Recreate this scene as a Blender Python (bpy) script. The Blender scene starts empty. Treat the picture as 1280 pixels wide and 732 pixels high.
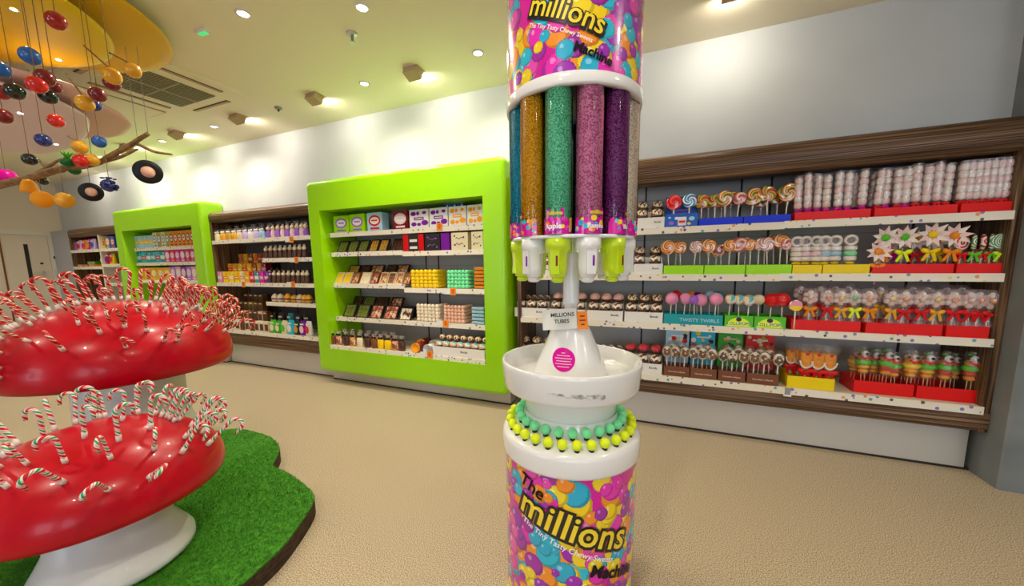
import bpy, math, random
from mathutils import Vector, Matrix
PI = math.pi
rnd = random.Random(7)
col = bpy.context.scene.collection
sc = bpy.context.scene

# ---------------------------------------------------------------- camera geometry
# rows: the room's X (along the shelves), Y (towards the shelves), Z (up) in camera axes
R = ((0.9230534, 0.0388962, -0.3827003), (0.3845202, -0.1212285, 0.9151218), (-0.0107994, -0.9918623, -0.1268567))
F, PX, PY = 453.0, 641.5, 389.0
EYE = Vector((0, 0, 1.2))
def ray(x, y):
    c = ((x - PX) / F, (y - PY) / F, 1.0)
    return Vector([sum(R[i][k] * c[k] for k in range(3)) for i in range(3)])
def at(x, y, ax, val):            # point of the photo on the plane axis = val
    r = ray(x, y); return EYE + r * ((val - EYE[ax]) / r[ax])
def deep(x, y, d):                # point of the photo at forward distance d
    return EYE + ray(x, y) * d

# ---------------------------------------------------------------- materials
def mat(name, color, rough=0.5, metal=0.0, coat=0.0, emit=None, es=0.0, alpha=1.0, trans=0.0):
    m = bpy.data.materials.new(name); m.use_nodes = True
    b = m.node_tree.nodes['Principled BSDF']
    b.inputs['Base Color'].default_value = (*color, 1); b.inputs['Roughness'].default_value = rough
    b.inputs['Metallic'].default_value = metal; b.inputs['Coat Weight'].default_value = coat
    b.inputs['Alpha'].default_value = alpha; b.inputs['Transmission Weight'].default_value = trans
    if not coat and not metal and rough >= .3: b.inputs['Specular IOR Level'].default_value = .25
    if emit: b.inputs['Emission Color'].default_value = (*emit, 1); b.inputs['Emission Strength'].default_value = es
    return m
def nodes(m): return m.node_tree.nodes, m.node_tree.links, m.node_tree.nodes['Principled BSDF']
def ramp(n, stops, const=False):
    r = n.new('ShaderNodeValToRGB'); e = r.color_ramp.elements
    if const: r.color_ramp.interpolation = 'CONSTANT'
    e[0].position, e[0].color = stops[0][0], (*stops[0][1], 1)
    e[1].position, e[1].color = stops[1][0], (*stops[1][1], 1)
    for p, c in stops[2:]:
        q = e.new(p); q.color = (*c, 1)
    return r
def coords(n, l, scale=(1, 1, 1), kind='Object'):
    t = n.new('ShaderNodeTexCoord'); mp = n.new('ShaderNodeMapping'); mp.inputs['Scale'].default_value = scale
    l.new(t.outputs[kind], mp.inputs['Vector']); return mp.outputs['Vector']
def noise_mat(name, stops, scale, rough=0.5, detail=4, stretch=(1, 1, 1), bump=0.0, coat=0.0, metal=0.0):
    m = mat(name, (1, 1, 1), rough, metal, coat); n, l, b = nodes(m)
    v = coords(n, l, stretch); t = n.new('ShaderNodeTexNoise')
    t.inputs['Scale'].default_value = scale; t.inputs['Detail'].default_value = detail
    l.new(v, t.inputs['Vector']); r = ramp(n, stops); l.new(t.outputs['Fac'], r.inputs['Fac'])
    l.new(r.outputs['Color'], b.inputs['Base Color'])
    if bump:
        k = n.new('ShaderNodeBump'); k.inputs['Strength'].default_value = bump; k.inputs['Distance'].default_value = 0.01
        l.new(t.outputs['Fac'], k.inputs['Height']); l.new(k.outputs['Normal'], b.inputs['Normal'])
    return m
def math_node(n, l, op, a, b=None):
    k = n.new('ShaderNodeMath'); k.operation = op
    for i, x in enumerate((a, b)):
        if x is None: continue
        if isinstance(x, (int, float)): k.inputs[i].default_value = x
        else: l.new(x, k.inputs[i])
    return k.outputs[0]
def bead_mat(name, light, dark, scale=210):      # thousands of tiny round sweets packed behind clear plastic
    m = mat(name, light, 0.5); n, l, b = nodes(m)
    v = coords(n, l); t = n.new('ShaderNodeTexVoronoi'); t.inputs['Scale'].default_value = scale
    l.new(v, t.inputs['Vector']); r = ramp(n, [(0.0, light), (0.4, light), (0.68, dark)])
    l.new(t.outputs['Distance'], r.inputs['Fac']); l.new(r.outputs['Color'], b.inputs['Base Color'])
    k = n.new('ShaderNodeBump'); k.inputs['Strength'].default_value = 0.7; k.inputs['Distance'].default_value = 0.003; k.invert = True
    l.new(t.outputs['Distance'], k.inputs['Height']); l.new(k.outputs['Normal'], b.inputs['Normal'])
    return m
def blotch(name, cols, scale=60, rough=0.4, coat=0.2):     # cells of several colours (nuts, sprinkles, fruit pieces)
    m = mat(name, cols[0], rough, coat=coat); n, l, b = nodes(m)
    v = coords(n, l); t = n.new('ShaderNodeTexVoronoi'); t.inputs['Scale'].default_value = scale
    l.new(v, t.inputs['Vector']); s = n.new('ShaderNodeSeparateColor'); l.new(t.outputs['Color'], s.inputs['Color'])
    r = ramp(n, [(i / len(cols), c) for i, c in enumerate(cols)] if len(cols) > 1 else [(0, cols[0]), (1, cols[0])], True)
    l.new(s.outputs[0], r.inputs['Fac']); l.new(r.outputs['Color'], b.inputs['Base Color'])
    return m
def swirl_mat(name, cols, turns=2.0, pitch=22.0):          # spiral bands round the sweet's own centre
    m = mat(name, cols[0], 0.15, coat=0.5); n, l, b = nodes(m)
    v = coords(n, l); s = n.new('ShaderNodeSeparateXYZ'); l.new(v, s.inputs['Vector'])
    a = math_node(n, l, 'DIVIDE', math_node(n, l, 'ARCTAN2', s.outputs['Z'], s.outputs['X']), 2 * PI)
    x2 = math_node(n, l, 'MULTIPLY', s.outputs['X'], s.outputs['X']); z2 = math_node(n, l, 'MULTIPLY', s.outputs['Z'], s.outputs['Z'])
    rad = math_node(n, l, 'SQRT', math_node(n, l, 'ADD', x2, z2))
    w = math_node(n, l, 'ADD', math_node(n, l, 'MULTIPLY', a, turns), math_node(n, l, 'MULTIPLY', rad, pitch))
    fr = math_node(n, l, 'FRACT', w)
    r = ramp(n, [(i / len(cols), c) for i, c in enumerate(cols)], True)
    l.new(fr, r.inputs['Fac']); l.new(r.outputs['Color'], b.inputs['Base Color'])
    return m
def cane_mat(name, stops, k=28.0):
    m = mat(name, (1, 1, 1), 0.2, coat=0.4); n, l, b = nodes(m)
    t = n.new('ShaderNodeTexCoord'); s = n.new('ShaderNodeSeparateXYZ'); l.new(t.outputs['UV'], s.inputs['Vector'])
    w = math_node(n, l, 'FRACT', math_node(n, l, 'ADD', s.outputs['X'], math_node(n, l, 'MULTIPLY', s.outputs['Y'], k)))
    r = ramp(n, stops, True); l.new(w, r.inputs['Fac']); l.new(r.outputs['Color'], b.inputs['Base Color'])
    return m
def dots_mat(name, base):                                  # shelf edge strip printed with small coloured dots
    m = mat(name, base, 0.45); n, l, b = nodes(m)
    v = coords(n, l, (1, 0.02, 1)); t = n.new('ShaderNodeTexVoronoi'); t.inputs['Scale'].default_value = 30; t.inputs['Randomness'].default_value = 0.75
    l.new(v, t.inputs['Vector']); s = n.new('ShaderNodeSeparateColor'); l.new(t.outputs['Color'], s.inputs['Color'])
    r = ramp(n, [(0, (.25, .2, .55)), (.25, (.12, .12, .14)), (.5, (.15, .38, .45)), (.68, (.85, .7, .2)), (.84, (.8, .35, .15))], True)
    l.new(s.outputs[0], r.inputs['Fac'])
    lim = math_node(n, l, 'MULTIPLY', s.outputs[1], 0.3); f = math_node(n, l, 'LESS_THAN', t.outputs['Distance'], lim)
    x = n.new('ShaderNodeMix'); x.data_type = 'RGBA'; l.new(f, x.inputs[0]); x.inputs[6].default_value = (*base, 1)
    l.new(r.outputs['Color'], x.inputs[7]); l.new(x.outputs[2], b.inputs['Base Color'])
    return m
def film_mat(name, tint, amount, gloss=.12):               # clear crinkled wrapping film
    m = mat(name, tint, 0.3); n, l, b = nodes(m); out = n['Material Output']
    tr = n.new('ShaderNodeBsdfTransparent'); mx = n.new('ShaderNodeMixShader'); mx.inputs[0].default_value = amount
    gl = n.new('ShaderNodeBsdfGlossy'); gl.inputs['Roughness'].default_value = .12; m2 = n.new('ShaderNodeMixShader'); m2.inputs[0].default_value = gloss
    t = n.new('ShaderNodeTexNoise'); t.inputs['Scale'].default_value = 60; k = n.new('ShaderNodeBump'); k.inputs['Strength'].default_value = .5; k.inputs['Distance'].default_value = .01
    l.new(coords(n, l), t.inputs['Vector']); l.new(t.outputs['Fac'], k.inputs['Height']); l.new(k.outputs['Normal'], gl.inputs['Normal'])
    l.new(tr.outputs[0], mx.inputs[1]); l.new(b.outputs[0], mx.inputs[2]); l.new(mx.outputs[0], m2.inputs[1]); l.new(gl.outputs[0], m2.inputs[2]); l.new(m2.outputs[0], out.inputs['Surface'])
    return m
M = {}
def C(name, c, rough=0.45, **k):
    if name not in M: M[name] = mat(name, c, rough, **k)
    return M[name]
C('white_plastic', (.86, .86, .88), .16, coat=.6); C('white_card', (.82, .80, .76), .5); C('cream', (.85, .75, .5), .4)
C('stick', (.86, .82, .74), .4); C('wood_stick', (.72, .52, .27), .6)
C('red_card', (.78, .008, .006), .38); C('blue_card', (.005, .03, .72), .38); C('lime_card', (.36, .78, .0), .38); C('yellow_card', (.88, .66, .0), .4)
C('black', (.012, .012, .014), .4); C('near_black', (.03, .025, .025), .5); C('grey', (.3, .31, .33), .5)
C('green_lacquer', (.32, .72, .0), .3, coat=.25)
C('magenta', (.72, .0, .34), .3); C('purple', (.2, .012, .36), .35); C('cyan', (.02, .52, .72), .35); C('orange', (.9, .28, .01), .4); C('yellow', (.92, .62, .01), .35)
C('pink', (.85, .3, .5), .35); C('red', (.7, .01, .012), .3); C('green', (.05, .42, .04), .4); C('blue', (.02, .12, .55), .35); C('violet', (.36, .14, .66), .35)
C('choc', (.075, .022, .01), .3, coat=.3); C('milk_choc', (.2, .075, .028), .3); C('white_choc', (.86, .75, .58), .35)
C('lime_plastic', (.66, .9, .01), .25, trans=.15); C('mint', (.22, .86, .42), .35); C('fluo_yellow', (.8, .95, .02), .35); C('clear_white', (.8, .86, .88), .25)
C('teal', (.01, .34, .38), .35); C('lilac', (.66, .5, .85), .35); C('maroon', (.2, .006, .014), .25, coat=.4); C('gold', (.75, .42, .06), .3, metal=.4); C('sand', (.78, .62, .42), .45)
C('silver', (.65, .66, .68), .3, metal=.8); C('steel', (.62, .6, .56), .4, metal=.35); C('peach', (.85, .5, .36), .4); C('tag_orange', (.95, .27, .02), .5)
C('pale_blue', (.4, .66, .85), .4); C('pale_pink', (.88, .62, .68), .4); C('olive', (.16, .2, .03), .45); C('brown_card', (.2, .07, .035), .45); C('leaf', (.1, .55, .02), .4); C('ink', (.05, .02, .1), .5)
M['floor'] = noise_mat('floor_vinyl', [(.4, (.2, .145, .085)), (.49, (.5, .4, .265)), (.62, (.72, .62, .46))], 250, .5, 8)
M['ceiling'] = mat('ceiling_paint', (.88, .81, .62), .6)
M['wall'] = noise_mat('wall_paint', [(.3, (.56, .58, .585)), (.7, (.6, .62, .62))], 3, .6, 2)
M['wall_beige'] = mat('beige_paint', (.76, .66, .5), .6); M['door'] = mat('door_paint', (.7, .61, .48), .45)
M['pillar'] = noise_mat('grey_panel', [(.3, (.17, .19, .2)), (.7, (.23, .25, .26))], 5, .5, 3)
M['wood'] = noise_mat('dark_grain_laminate', [(.34, (.028, .014, .008)), (.48, (.105, .055, .028)), (.58, (.2, .115, .06)), (.7, (.36, .23, .13))], 16, .36, 6, (.07, 4, 13))
M['wood_side'] = noise_mat('dark_grain_side', [(.34, (.028, .014, .008)), (.48, (.105, .055, .028)), (.58, (.2, .115, .06)), (.7, (.36, .23, .13))], 16, .36, 6, (4, 13, .12)); M['back'] = mat('back_board', (.44, .435, .42), .55); M['back_dark'] = mat('dark_back_board', (.1, .09, .09), .55); M['wall_far'] = mat('far_panel', (.46, .48, .52), .55)
M['rail'] = dots_mat('dotted_strip', (.86, .8, .68))
M['turf'] = noise_mat('turf', [(.3, (.02, .12, .005)), (.6, (.06, .28, .015)), (.8, (.11, .38, .03))], 60, .8)
M['soil'] = noise_mat('bark_edge', [(.3, (.03, .018, .012)), (.7, (.09, .055, .035))], 30, .8, 4, (1, 1, 3), .3)
M['cap_red'] = noise_mat('glossy_red_cap', [(.35, (.46, .0, .012)), (.7, (.56, .001, .014))], 6, .28, 3, coat=.12)
M['cap_red'].node_tree.nodes['Principled BSDF'].inputs['Specular IOR Level'].default_value = .28
M['stem'] = noise_mat('mushroom_stem', [(.3, (.72, .74, .76)), (.7, (.82, .83, .84))], 6, .4, 3, coat=.2)
M['cane_rwg'] = cane_mat('cane_red_white_green', [(0, (.72, .01, .03)), (.3, (.9, .88, .84)), (.46, (.02, .42, .16)), (.66, (.9, .88, .84)), (.8, (.85, .2, .3)), (.88, (.9, .88, .84))])
M['cane_rw'] = cane_mat('cane_red_white', [(0, (.55, .006, .012)), (.5, (.9, .8, .7)), (.64, (.5, .03, .02)), (.86, (.85, .6, .42))], 22)
M['film'] = film_mat('clear_film', (.9, .9, .93), .03, .1); M['film_dense'] = film_mat('crinkled_film', (.9, .8, .92), .1, .16)
M['bark'] = noise_mat('branch_bark', [(.3, (.16, .085, .03)), (.7, (.36, .22, .09))], 30, .7, 4, bump=.4)
m = mat('clear_tube', (1, 1, 1), .06); n_, l_, b_ = nodes(m); fr = n_.new('ShaderNodeFresnel'); fr.inputs['IOR'].default_value = 1.45
tr = n_.new('ShaderNodeBsdfTransparent'); gl = n_.new('ShaderNodeBsdfGlossy'); gl.inputs['Roughness'].default_value = .06; mx = n_.new('ShaderNodeMixShader')
l_.new(fr.outputs[0], mx.inputs[0]); l_.new(tr.outputs[0], mx.inputs[1]); l_.new(gl.outputs[0], mx.inputs[2]); l_.new(mx.outputs[0], n_['Material Output'].inputs['Surface']); M['tube_clear'] = m

# ---------------------------------------------------------------- mesh builder
class B:
    def __init__(s): s.v, s.f, s.m, s.s, s.uv = [], [], [], [], {}
    def add(s, vs, fs, mi=0, smooth=False, T=None):
        o = len(s.v); s.v += [tuple(T @ Vector(v)) if T else tuple(v) for v in vs]
        for f in fs: s.f.append([i + o for i in f]); s.m.append(mi); s.s.append(smooth)
        return s
    def box(s, x0, x1, y0, y1, z0, z1, mi=0, T=None):
        v = [(x0, y0, z0), (x1, y0, z0), (x1, y1, z0), (x0, y1, z0), (x0, y0, z1), (x1, y0, z1), (x1, y1, z1), (x0, y1, z1)]
        return s.add(v, [(3, 2, 1, 0), (4, 5, 6, 7), (0, 1, 5, 4), (1, 2, 6, 5), (2, 3, 7, 6), (3, 0, 4, 7)], mi, False, T)
    def lathe(s, prof, seg=24, mi=0, smooth=True, T=None, cap=True):
        v = [(r * math.cos(2 * PI * k / seg), r * math.sin(2 * PI * k / seg), z) for r, z in prof for k in range(seg)]
        f = [(i * seg + k, i * seg + (k + 1) % seg, (i + 1) * seg + (k + 1) % seg, (i + 1) * seg + k) for i in range(len(prof) - 1) for k in range(seg)]
        if cap:
            if prof[0][0] > 1e-5: f.append(tuple(range(seg - 1, -1, -1)))
            if prof[-1][0] > 1e-5: f.append(tuple((len(prof) - 1) * seg + k for k in range(seg)))
        return s.add(v, f, mi, smooth, T)
    def cyl(s, r, z0, z1, seg=16, mi=0, T=None, r2=None): 
        s.lathe([(r, z0), (r2 or r, z1)], seg, mi, True, T, False)
        n = seg; o = len(s.v) - 2 * n
        s.f += [[o + k for k in range(n - 1, -1, -1)], [o + n + k for k in range(n)]]; s.m += [mi, mi]; s.s += [False, False]
        return s
    def sphere(s, c, r, seg=12, rings=8, mi=0, sq=(1, 1, 1), T=None):
        prof = [(max(1e-6, math.sin(PI * i / rings)), -math.cos(PI * i / rings)) for i in range(rings + 1)]
        Q = Matrix.Translation(c) @ Matrix.Diagonal((r * sq[0], r * sq[1], r * sq[2], 1))
        return s.lathe(prof, seg, mi, True, (T @ Q) if T else Q, False)
    def tube(s, path, rad, seg=8, mi=0, uv=False, T=None):
        path = [Vector(p) for p in path]; n = len(path); rads = rad if isinstance(rad, (list, tuple)) else [rad] * n
        up = None; vs = []; L = 0; lens = []
        for i, p in enumerate(path):
            if i: L += (p - path[i - 1]).length
            lens.append(L)
            t = (path[min(i + 1, n - 1)] - path[max(i - 1, 0)]).normalized()
            if up is None: up = t.orthogonal().normalized()
            up = (up - t * up.dot(t)).normalized(); w = t.cross(up)
            vs += [p + (up * math.cos(2 * PI * k / seg) + w * math.sin(2 * PI * k / seg)) * rads[i] for k in range(seg)]
        fs = [(i * seg + k, i * seg + (k + 1) % seg, (i + 1) * seg + (k + 1) % seg, (i + 1) * seg + k) for i in range(n - 1) for k in range(seg)]
        base = len(s.f)
        s.add(vs, fs, mi, True, T)
        if uv:
            for j, (i, k) in enumerate((i, k) for i in range(n - 1) for k in range(seg)):
                s.uv[base + j] = [(k / seg, lens[i]), ((k + 1) / seg, lens[i]), ((k + 1) / seg, lens[i + 1]), (k / seg, lens[i + 1])]
        s.add([], []); o = len(s.v) - n * seg
        s.f += [[o + k for k in range(seg - 1, -1, -1)], [o + (n - 1) * seg + k for k in range(seg)]]; s.m += [mi, mi]; s.s += [False, False]
        return s
    def prism(s, poly, z0, z1, mi=0, mside=None, T=None, smooth=False):
        n = len(poly); v = [(x, y, z0) for x, y in poly] + [(x, y, z1) for x, y in poly]
        s.add(v, [tuple(range(n - 1, -1, -1)), tuple(range(n, 2 * n))], mi, False, T)
        return s.add(v, [(k, (k + 1) % n, n + (k + 1) % n, n + k) for k in range(n)], mi if mside is None else mside, smooth, T)
    def loft(s, loops, mi=0, smooth=True, T=None):
        n = len(loops[0]); v = [p for lp in loops for p in lp]
        return s.add(v, [(i * n + k, i * n + (k + 1) % n, (i + 1) * n + (k + 1) % n, (i + 1) * n + k) for i in range(len(loops) - 1) for k in range(n)], mi, smooth, T)
    def mesh(s, name, mats):
        me = bpy.data.meshes.new(name); me.from_pydata(s.v, [], s.f); 
        for m in mats: me.materials.append(m)
        me.polygons.foreach_set('material_index', s.m); me.polygons.foreach_set('use_smooth', s.s)
        if s.uv:
            u = me.uv_layers.new(name='UVMap')
            for p in me.polygons:
                if p.index in s.uv:
                    for j, li in enumerate(p.loop_indices): u.data[li].uv = s.uv[p.index][j]
        me.update(); return me
def obj(name, b, mats, parent=None, loc=(0, 0, 0), label=None):
    mats = [M[m] if isinstance(m, str) else m for m in (mats if isinstance(mats, (list, tuple)) else [mats])]
    o = bpy.data.objects.new(name, b.mesh(name, mats)); col.objects.link(o); o.location = loc
    if parent: o.parent = parent
    if label: o['label'] = label
    return o
def tag(o, label, cat, group=None, kind=None):
    if label: o['label'] = label
    if cat: o['category'] = cat
    if group: o['group'] = group
    if kind: o['kind'] = kind
    return o
def thing(name, label, cat, loc=(0, 0, 0), group=None, rz=0):
    o = bpy.data.objects.new(name, None); o.empty_display_size = .02; col.objects.link(o)
    o.location = loc; o.rotation_euler = (0, 0, rz); return tag(o, label, cat, group)
def struct(name, b, mats):
    o = obj(name, b, mats); o['kind'] = 'structure'; return o
def copy_tree(o, parent=None):
    c = o.copy(); col.objects.link(c)
    if parent: c.parent = parent
    for ch in list(o.children): copy_tree(ch, c)
    return c
PROTO = {}
def place(build, args, name, label, cat, loc, group=None, rz=0.0, s=1.0, tilt=0.0):
    key = (build.__name__, name, args)
    if key not in PROTO:
        o = thing(name, label, cat); build(o, *args); PROTO[key] = o
    else: o = copy_tree(PROTO[key])
    o.location = (loc[0], loc[1], loc[2] + .002); o.rotation_euler = (rnd.uniform(-tilt, tilt), rnd.uniform(-tilt, tilt), rz); o.scale = (s, s, s) if not isinstance(s, tuple) else s
    for k in ('group',):
        if k in o: del o[k]
    return tag(o, label, cat, group)
ORD = ['', 'second', 'third', 'fourth', 'fifth', 'sixth', 'seventh', 'eighth', 'ninth', 'tenth', 'eleventh', 'twelfth', 'thirteenth', 'fourteenth', 'fifteenth', 'sixteenth', 'seventeenth', 'eighteenth', 'nineteenth']
TENS = {2: 'twent', 3: 'thirt', 4: 'fort', 5: 'fift', 6: 'sixt', 7: 'sevent'}
def ordinal(i, n):                # i from 0, counted from the left
    if n == 1: return ''
    if i == 0: return ', first from the left,'
    if i == n - 1: return ', last on the right,'
    if i < 19: return ', ' + ORD[i] + ' from the left,'
    t, u = divmod(i + 1, 10)
    w = TENS[t] + ('ieth' if u == 0 else 'y-' + (['first'] + ORD[1:])[u - 1])
    return ', ' + w + ' from the left,'
def row(build, items, where, cat, py, y, z, group, rz=0.0, tilt=0.0):
    """items: (px, args, look[, scale]) along one shelf, from left to right"""
    n = len(items)
    for i, it in enumerate(items):
        x = at(it[0], py, 1, y).x
        place(build, it[1], cat.replace(' ', '_'), it[2] + ordinal(i, n) + ' ' + where, cat, (x, y, z), group, rz + rnd.uniform(-.06, .06), it[3] if len(it) > 3 else 1.0, tilt)

# ---------------------------------------------------------------- lettering
TXT = {}
def letters(s, bold=0.0):
    if (s, bold) not in TXT:
        cu = bpy.data.curves.new('lettering', 'FONT'); cu.body = s; cu.size = 1; cu.offset = bold; cu.resolution_u = 3
        o = bpy.data.objects.new('lettering', cu); col.objects.link(o)
        me = bpy.data.meshes.new_from_object(o.evaluated_get(bpy.context.evaluated_depsgraph_get()))
        TXT[(s, bold)] = ([tuple(v.co) for v in me.vertices], [tuple(p.vertices) for p in me.polygons])
        bpy.data.objects.remove(o); bpy.data.curves.remove(cu); bpy.data.meshes.remove(me)
    return TXT[(s, bold)]
def text(b, s, width, mi, put, bold=0.0, rot=0.0, squash=1.0):
    """adds lettering of the given width; put(x, y) lays the flat letters on a surface"""
    vs, fs = letters(s, bold); ref, _ = letters(s)
    x0 = min(v[0] for v in ref); k = width / (max(v[0] for v in ref) - x0)
    c, sn = math.cos(rot), math.sin(rot)
    out = []
    for v in vs:
        x, y = (v[0] - x0) * k, v[1] * k * squash
        out.append(put(x * c - y * sn, x * sn + y * c))
    b.add(out, fs, mi)
def catmull(pts, k=6, closed=True):
    out = []; n = len(pts); P = [Vector(p) for p in pts]
    for i in range(n if closed else n - 1):
        a, b, c, d = (P[(i - 1) % n], P[i], P[(i + 1) % n], P[(i + 2) % n]) if closed else (P[max(i - 1, 0)], P[i], P[i + 1], P[min(i + 2, n - 1)])
        for j in range(k):
            t = j / k
            out.append(.5 * ((2 * b) + (c - a) * t + (2 * a - 5 * b + 4 * c - d) * t * t + (3 * b - a - 3 * c + d) * t ** 3))
    if not closed: out.append(P[-1])
    return out
# ---------------------------------------------------------------- the setting
ZC = 2.655
struct('floor', B().box(-9.75, 6, -6, 3.25, -.05, 0), 'floor')
struct('ceiling', B().box(-9.75, 6, -6, 3.25, ZC, ZC + .06), 'ceiling')
struct('wall_back', B().box(-9.75, 6, 2.89, 3.25, 1.84, ZC).box(-9.75, 6, 3.15, 3.25, 0, 1.84), 'wall')
b = B().box(-9.75, 6, -5.1, -5, 2.4, ZC).box(-9.75, 6, -5.1, -5, 0, .15)
for x0, x1 in ((-9.75, -4.4), (-2.9, .5), (1.9, 3.0), (4.6, 6)): b.box(x0, x1, -5.1, -5, .15, 2.4)  # unseen front wall, added; openings placed to shape highlights on caps and tubes
struct('added_wall_front', b, 'wall'); struct('added_wall_right', B().box(5.95, 6.05, -5, 2.61, 0, ZC), 'wall')  # right wall added out of view to shut out side daylight
struct('wall_left', B().box(-9.75, -9.6, -6, 2.89, 0, ZC), 'wall_beige')
struct('trim_1', B().box(-9.6, -8.87, 2.75, 3.14, 0, 1.83).box(-9.6, -8.87, 2.745, 3.14, 1.825, 1.838), 'wall_far')
struct('pillar_right', B().prism([(1.657, 3.14), (1.657, 2.62), (1.667, 2.61), (6, 2.61), (6, 3.14)], 0, ZC), 'pillar')
struct('trim_2', B().box(-9.6, -9.585, -1, 2.8, 1.83, 1.86), 'wall_beige')
b = B().box(-9.6, -9.575, 2.7, 2.79, 0, 1.83).box(-9.6, -9.575, 1.62, 1.7, 0, 1.83).box(-9.6, -9.56, 1.7, 2.7, 1.77, 1.83)
struct('trim_3', b, mat('door_frame', (.72, .68, .58), .4))
for i, (y0, y1, ys) in enumerate(((2.225, 2.695, 2.46), (1.71, 2.205, 1.95))):
    d = struct('door_%d' % (i + 1), B().box(-9.6, -9.57, y0, y1, .01, 1.765).box(-9.572, -9.568, y0 + .02, y1 - .02, .05, .2, 0), 'door')
    d['label'] = ('beige swing door with slit window, beside the round black sign', 'beige swing door with slit window, farther from the shelves')[i]
    obj('vision_slit', B().box(-9.571, -9.566, ys - .022, ys + .022, .87, 1.62), 'near_black', d)
    obj('handle', B().box(-9.57, -9.55, y0 + .36, y0 + .385, 1.05, 1.2).tube([(-9.55, y0 + .372, 1.16), (-9.52, y0 + .372, 1.16), (-9.52, y0 + .27, 1.16)], .008), 'steel', d)
    obj('lock', B().cyl(.018, 0, .01, 12, T=Matrix.Translation((-9.568, y0 + .37, 1.31)) @ Matrix.Rotation(PI / 2, 4, 'Y')), 'near_black', d)
tag(obj('hinge_strip', B().box(-9.575, -9.56, 2.206, 2.224, .02, 1.76), 'brown_card'), 'dark gap strip between the two beige swing doors', 'strip')
t = thing('door_sign', 'round black sign with white rim on the door frame', 'sign', (-9.574, 2.765, 1.41))
obj('disc', B().cyl(.035, 0, .008, 24, T=Matrix.Rotation(PI / 2, 4, 'Y')), 'near_black', t); obj('rim', B().cyl(.045, 0, .005, 24, T=Matrix.Rotation(PI / 2, 4, 'Y')), 'white_card', t)
tag(obj('push_plate', B().box(-9.575, -9.57, 2.72, 2.765, .95, 1.22), 'steel'), 'grey metal plate on the door frame below the round sign', 'plate')

# ---------------------------------------------------------------- display units
def rrect(x0, x1, z0, z1, r, n=6):
    out = []
    for cx, cz, a in ((x1 - r, z1 - r, 0), (x0 + r, z1 - r, 90), (x0 + r, z0 + r, 180), (x1 - r, z0 + r, 270)):
        out += [(cx + r * math.cos(math.radians(a + 90 * k / n)), cz + r * math.sin(math.radians(a + 90 * k / n))) for k in range(n + 1)]
    return out
def extrude_x(b, prof, x0, x1, mi=0, smooth=False):
    T = Matrix(((0, 0, 1, 0), (1, 0, 0, 0), (0, 1, 0, 0), (0, 0, 0, 1)))
    return b.prism(prof, x0, x1, mi, None, T, smooth)
def shelf(root, z, x0, x1, yf, yb=3.1, lip=.044):
    s = obj('shelf', B().box(x0, x1, yf + .004, yb, z - .018, z - .004), 'cream_metal', root)
    obj('price_rail', B().box(x0, x1, yf - .006, yf + .004, z - lip, z), 'rail', s)
M['cream_metal'] = mat('cream_metal', (.72, .66, .52), .4)
def back(root, x0, x1, z0, z1, uprights, m='back'):
    b = B().box(x0, x1, 3.1, 3.14, z0, z1)
    for x in uprights: b.box(x - .006, x + .006, 3.094, 3.1, z0, z1, 1)
    z = z0 + .22
    while z < z1: b.box(x0, x1, 3.097, 3.1, z, z + .006, 2); z += .30
    obj('back_panel', b, [m, 'near_black', 'grey'], root)
def wood_unit(label, x0, x1, zh0, zh1, shelves, uprights, kick1=None, zb=.37, mb='back'):
    t = thing('display_unit', label, 'display unit', (0, 0, 0))
    h = [(2.885, zh0), (2.735, zh0), (2.722, zh0 + .012)] + [(2.72 + .06 * (1 - math.cos(a)), zh1 - .06 + .06 * math.sin(a)) for a in [k * PI / 12 for k in range(7)]] + [(2.885, zh1)]
    obj('header', extrude_x(B(), h, x0, x1, 0, True), 'wood', t)
    p = [(2.84, zb), (2.84, .265)] + [(2.755 - .035 * math.sin(a), .3 - .04 * math.cos(a)) for a in [k * PI / 10 for k in range(6)]] + [(2.72, zb)]
    obj('base_panel', extrude_x(B(), p[::-1], x0, x1, 0, True), 'wood', t)
    obj('kick_plate', B().box(x0, kick1 or x1, 2.81, 2.83, .012, .27), 'steel', t)
    obj('floor_seal', B().box(x0, x1, 2.806, 2.83, 0, .013), 'near_black', t)
    for xa, xb in ((x0, x0 + .03), (x1 - .035, x1)): obj('side_panel', B().box(xa, xb, 2.725, 3.1, .265, zh0 + .02), 'wood_side', t)
    obj('top_panel', B().box(x0, x1, 2.86, 3.14, zh0 + .075, zh0 + .09), 'near_black', t)
    back(t, x0, x1, .26, zh0 + .075, uprights, mb)
    for s_ in shelves: shelf(t, *s_)
    return t
def green_unit(label, x0, x1, ox0, ox1, z1, oz1, shelves, uprights):
    t = thing('green_display_unit', label, 'display unit', (0, 0, 0)); yf = 2.635
    L = lambda r, y: [(x, y, z) for x, z in r]
    o = [rrect(x0 + i, x1 - i, .125 + i, z1 - i, .05 - i * .6) for i in (0, .004, .016, .034)]
    inn = rrect(ox0, ox1, .372, oz1, .004)
    b = B().loft([L(o[0], 2.884), L(o[0], yf + .034), L(o[1], yf + .016), L(o[2], yf + .004), L(o[3], yf)], 0, True)
    b.loft([L(o[3], yf), L(inn, yf)], 0, False); b.loft([L(inn, yf), L(inn, 3.09)], 0, False); b.loft([L(inn, 2.884), L(o[0], 2.884)], 0, False)
    obj('frame', b, 'green_lacquer', t)
    obj('kick_plate', B().box(x0 + .05, x1 - .03, 2.76, 2.87, .012, .13), 'steel', t)
    obj('floor_seal', B().box(x0 + .05, x1 - .03, 2.757, 2.87, 0, .013), 'near_black', t)
    back(t, ox0 + .01, ox1 - .01, .38, oz1 + .08, uprights)
    for s_ in shelves: shelf(t, *s_)
    return t
S1, S2, S3, S4 = 1.443, 1.126, .783, .41
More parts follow.
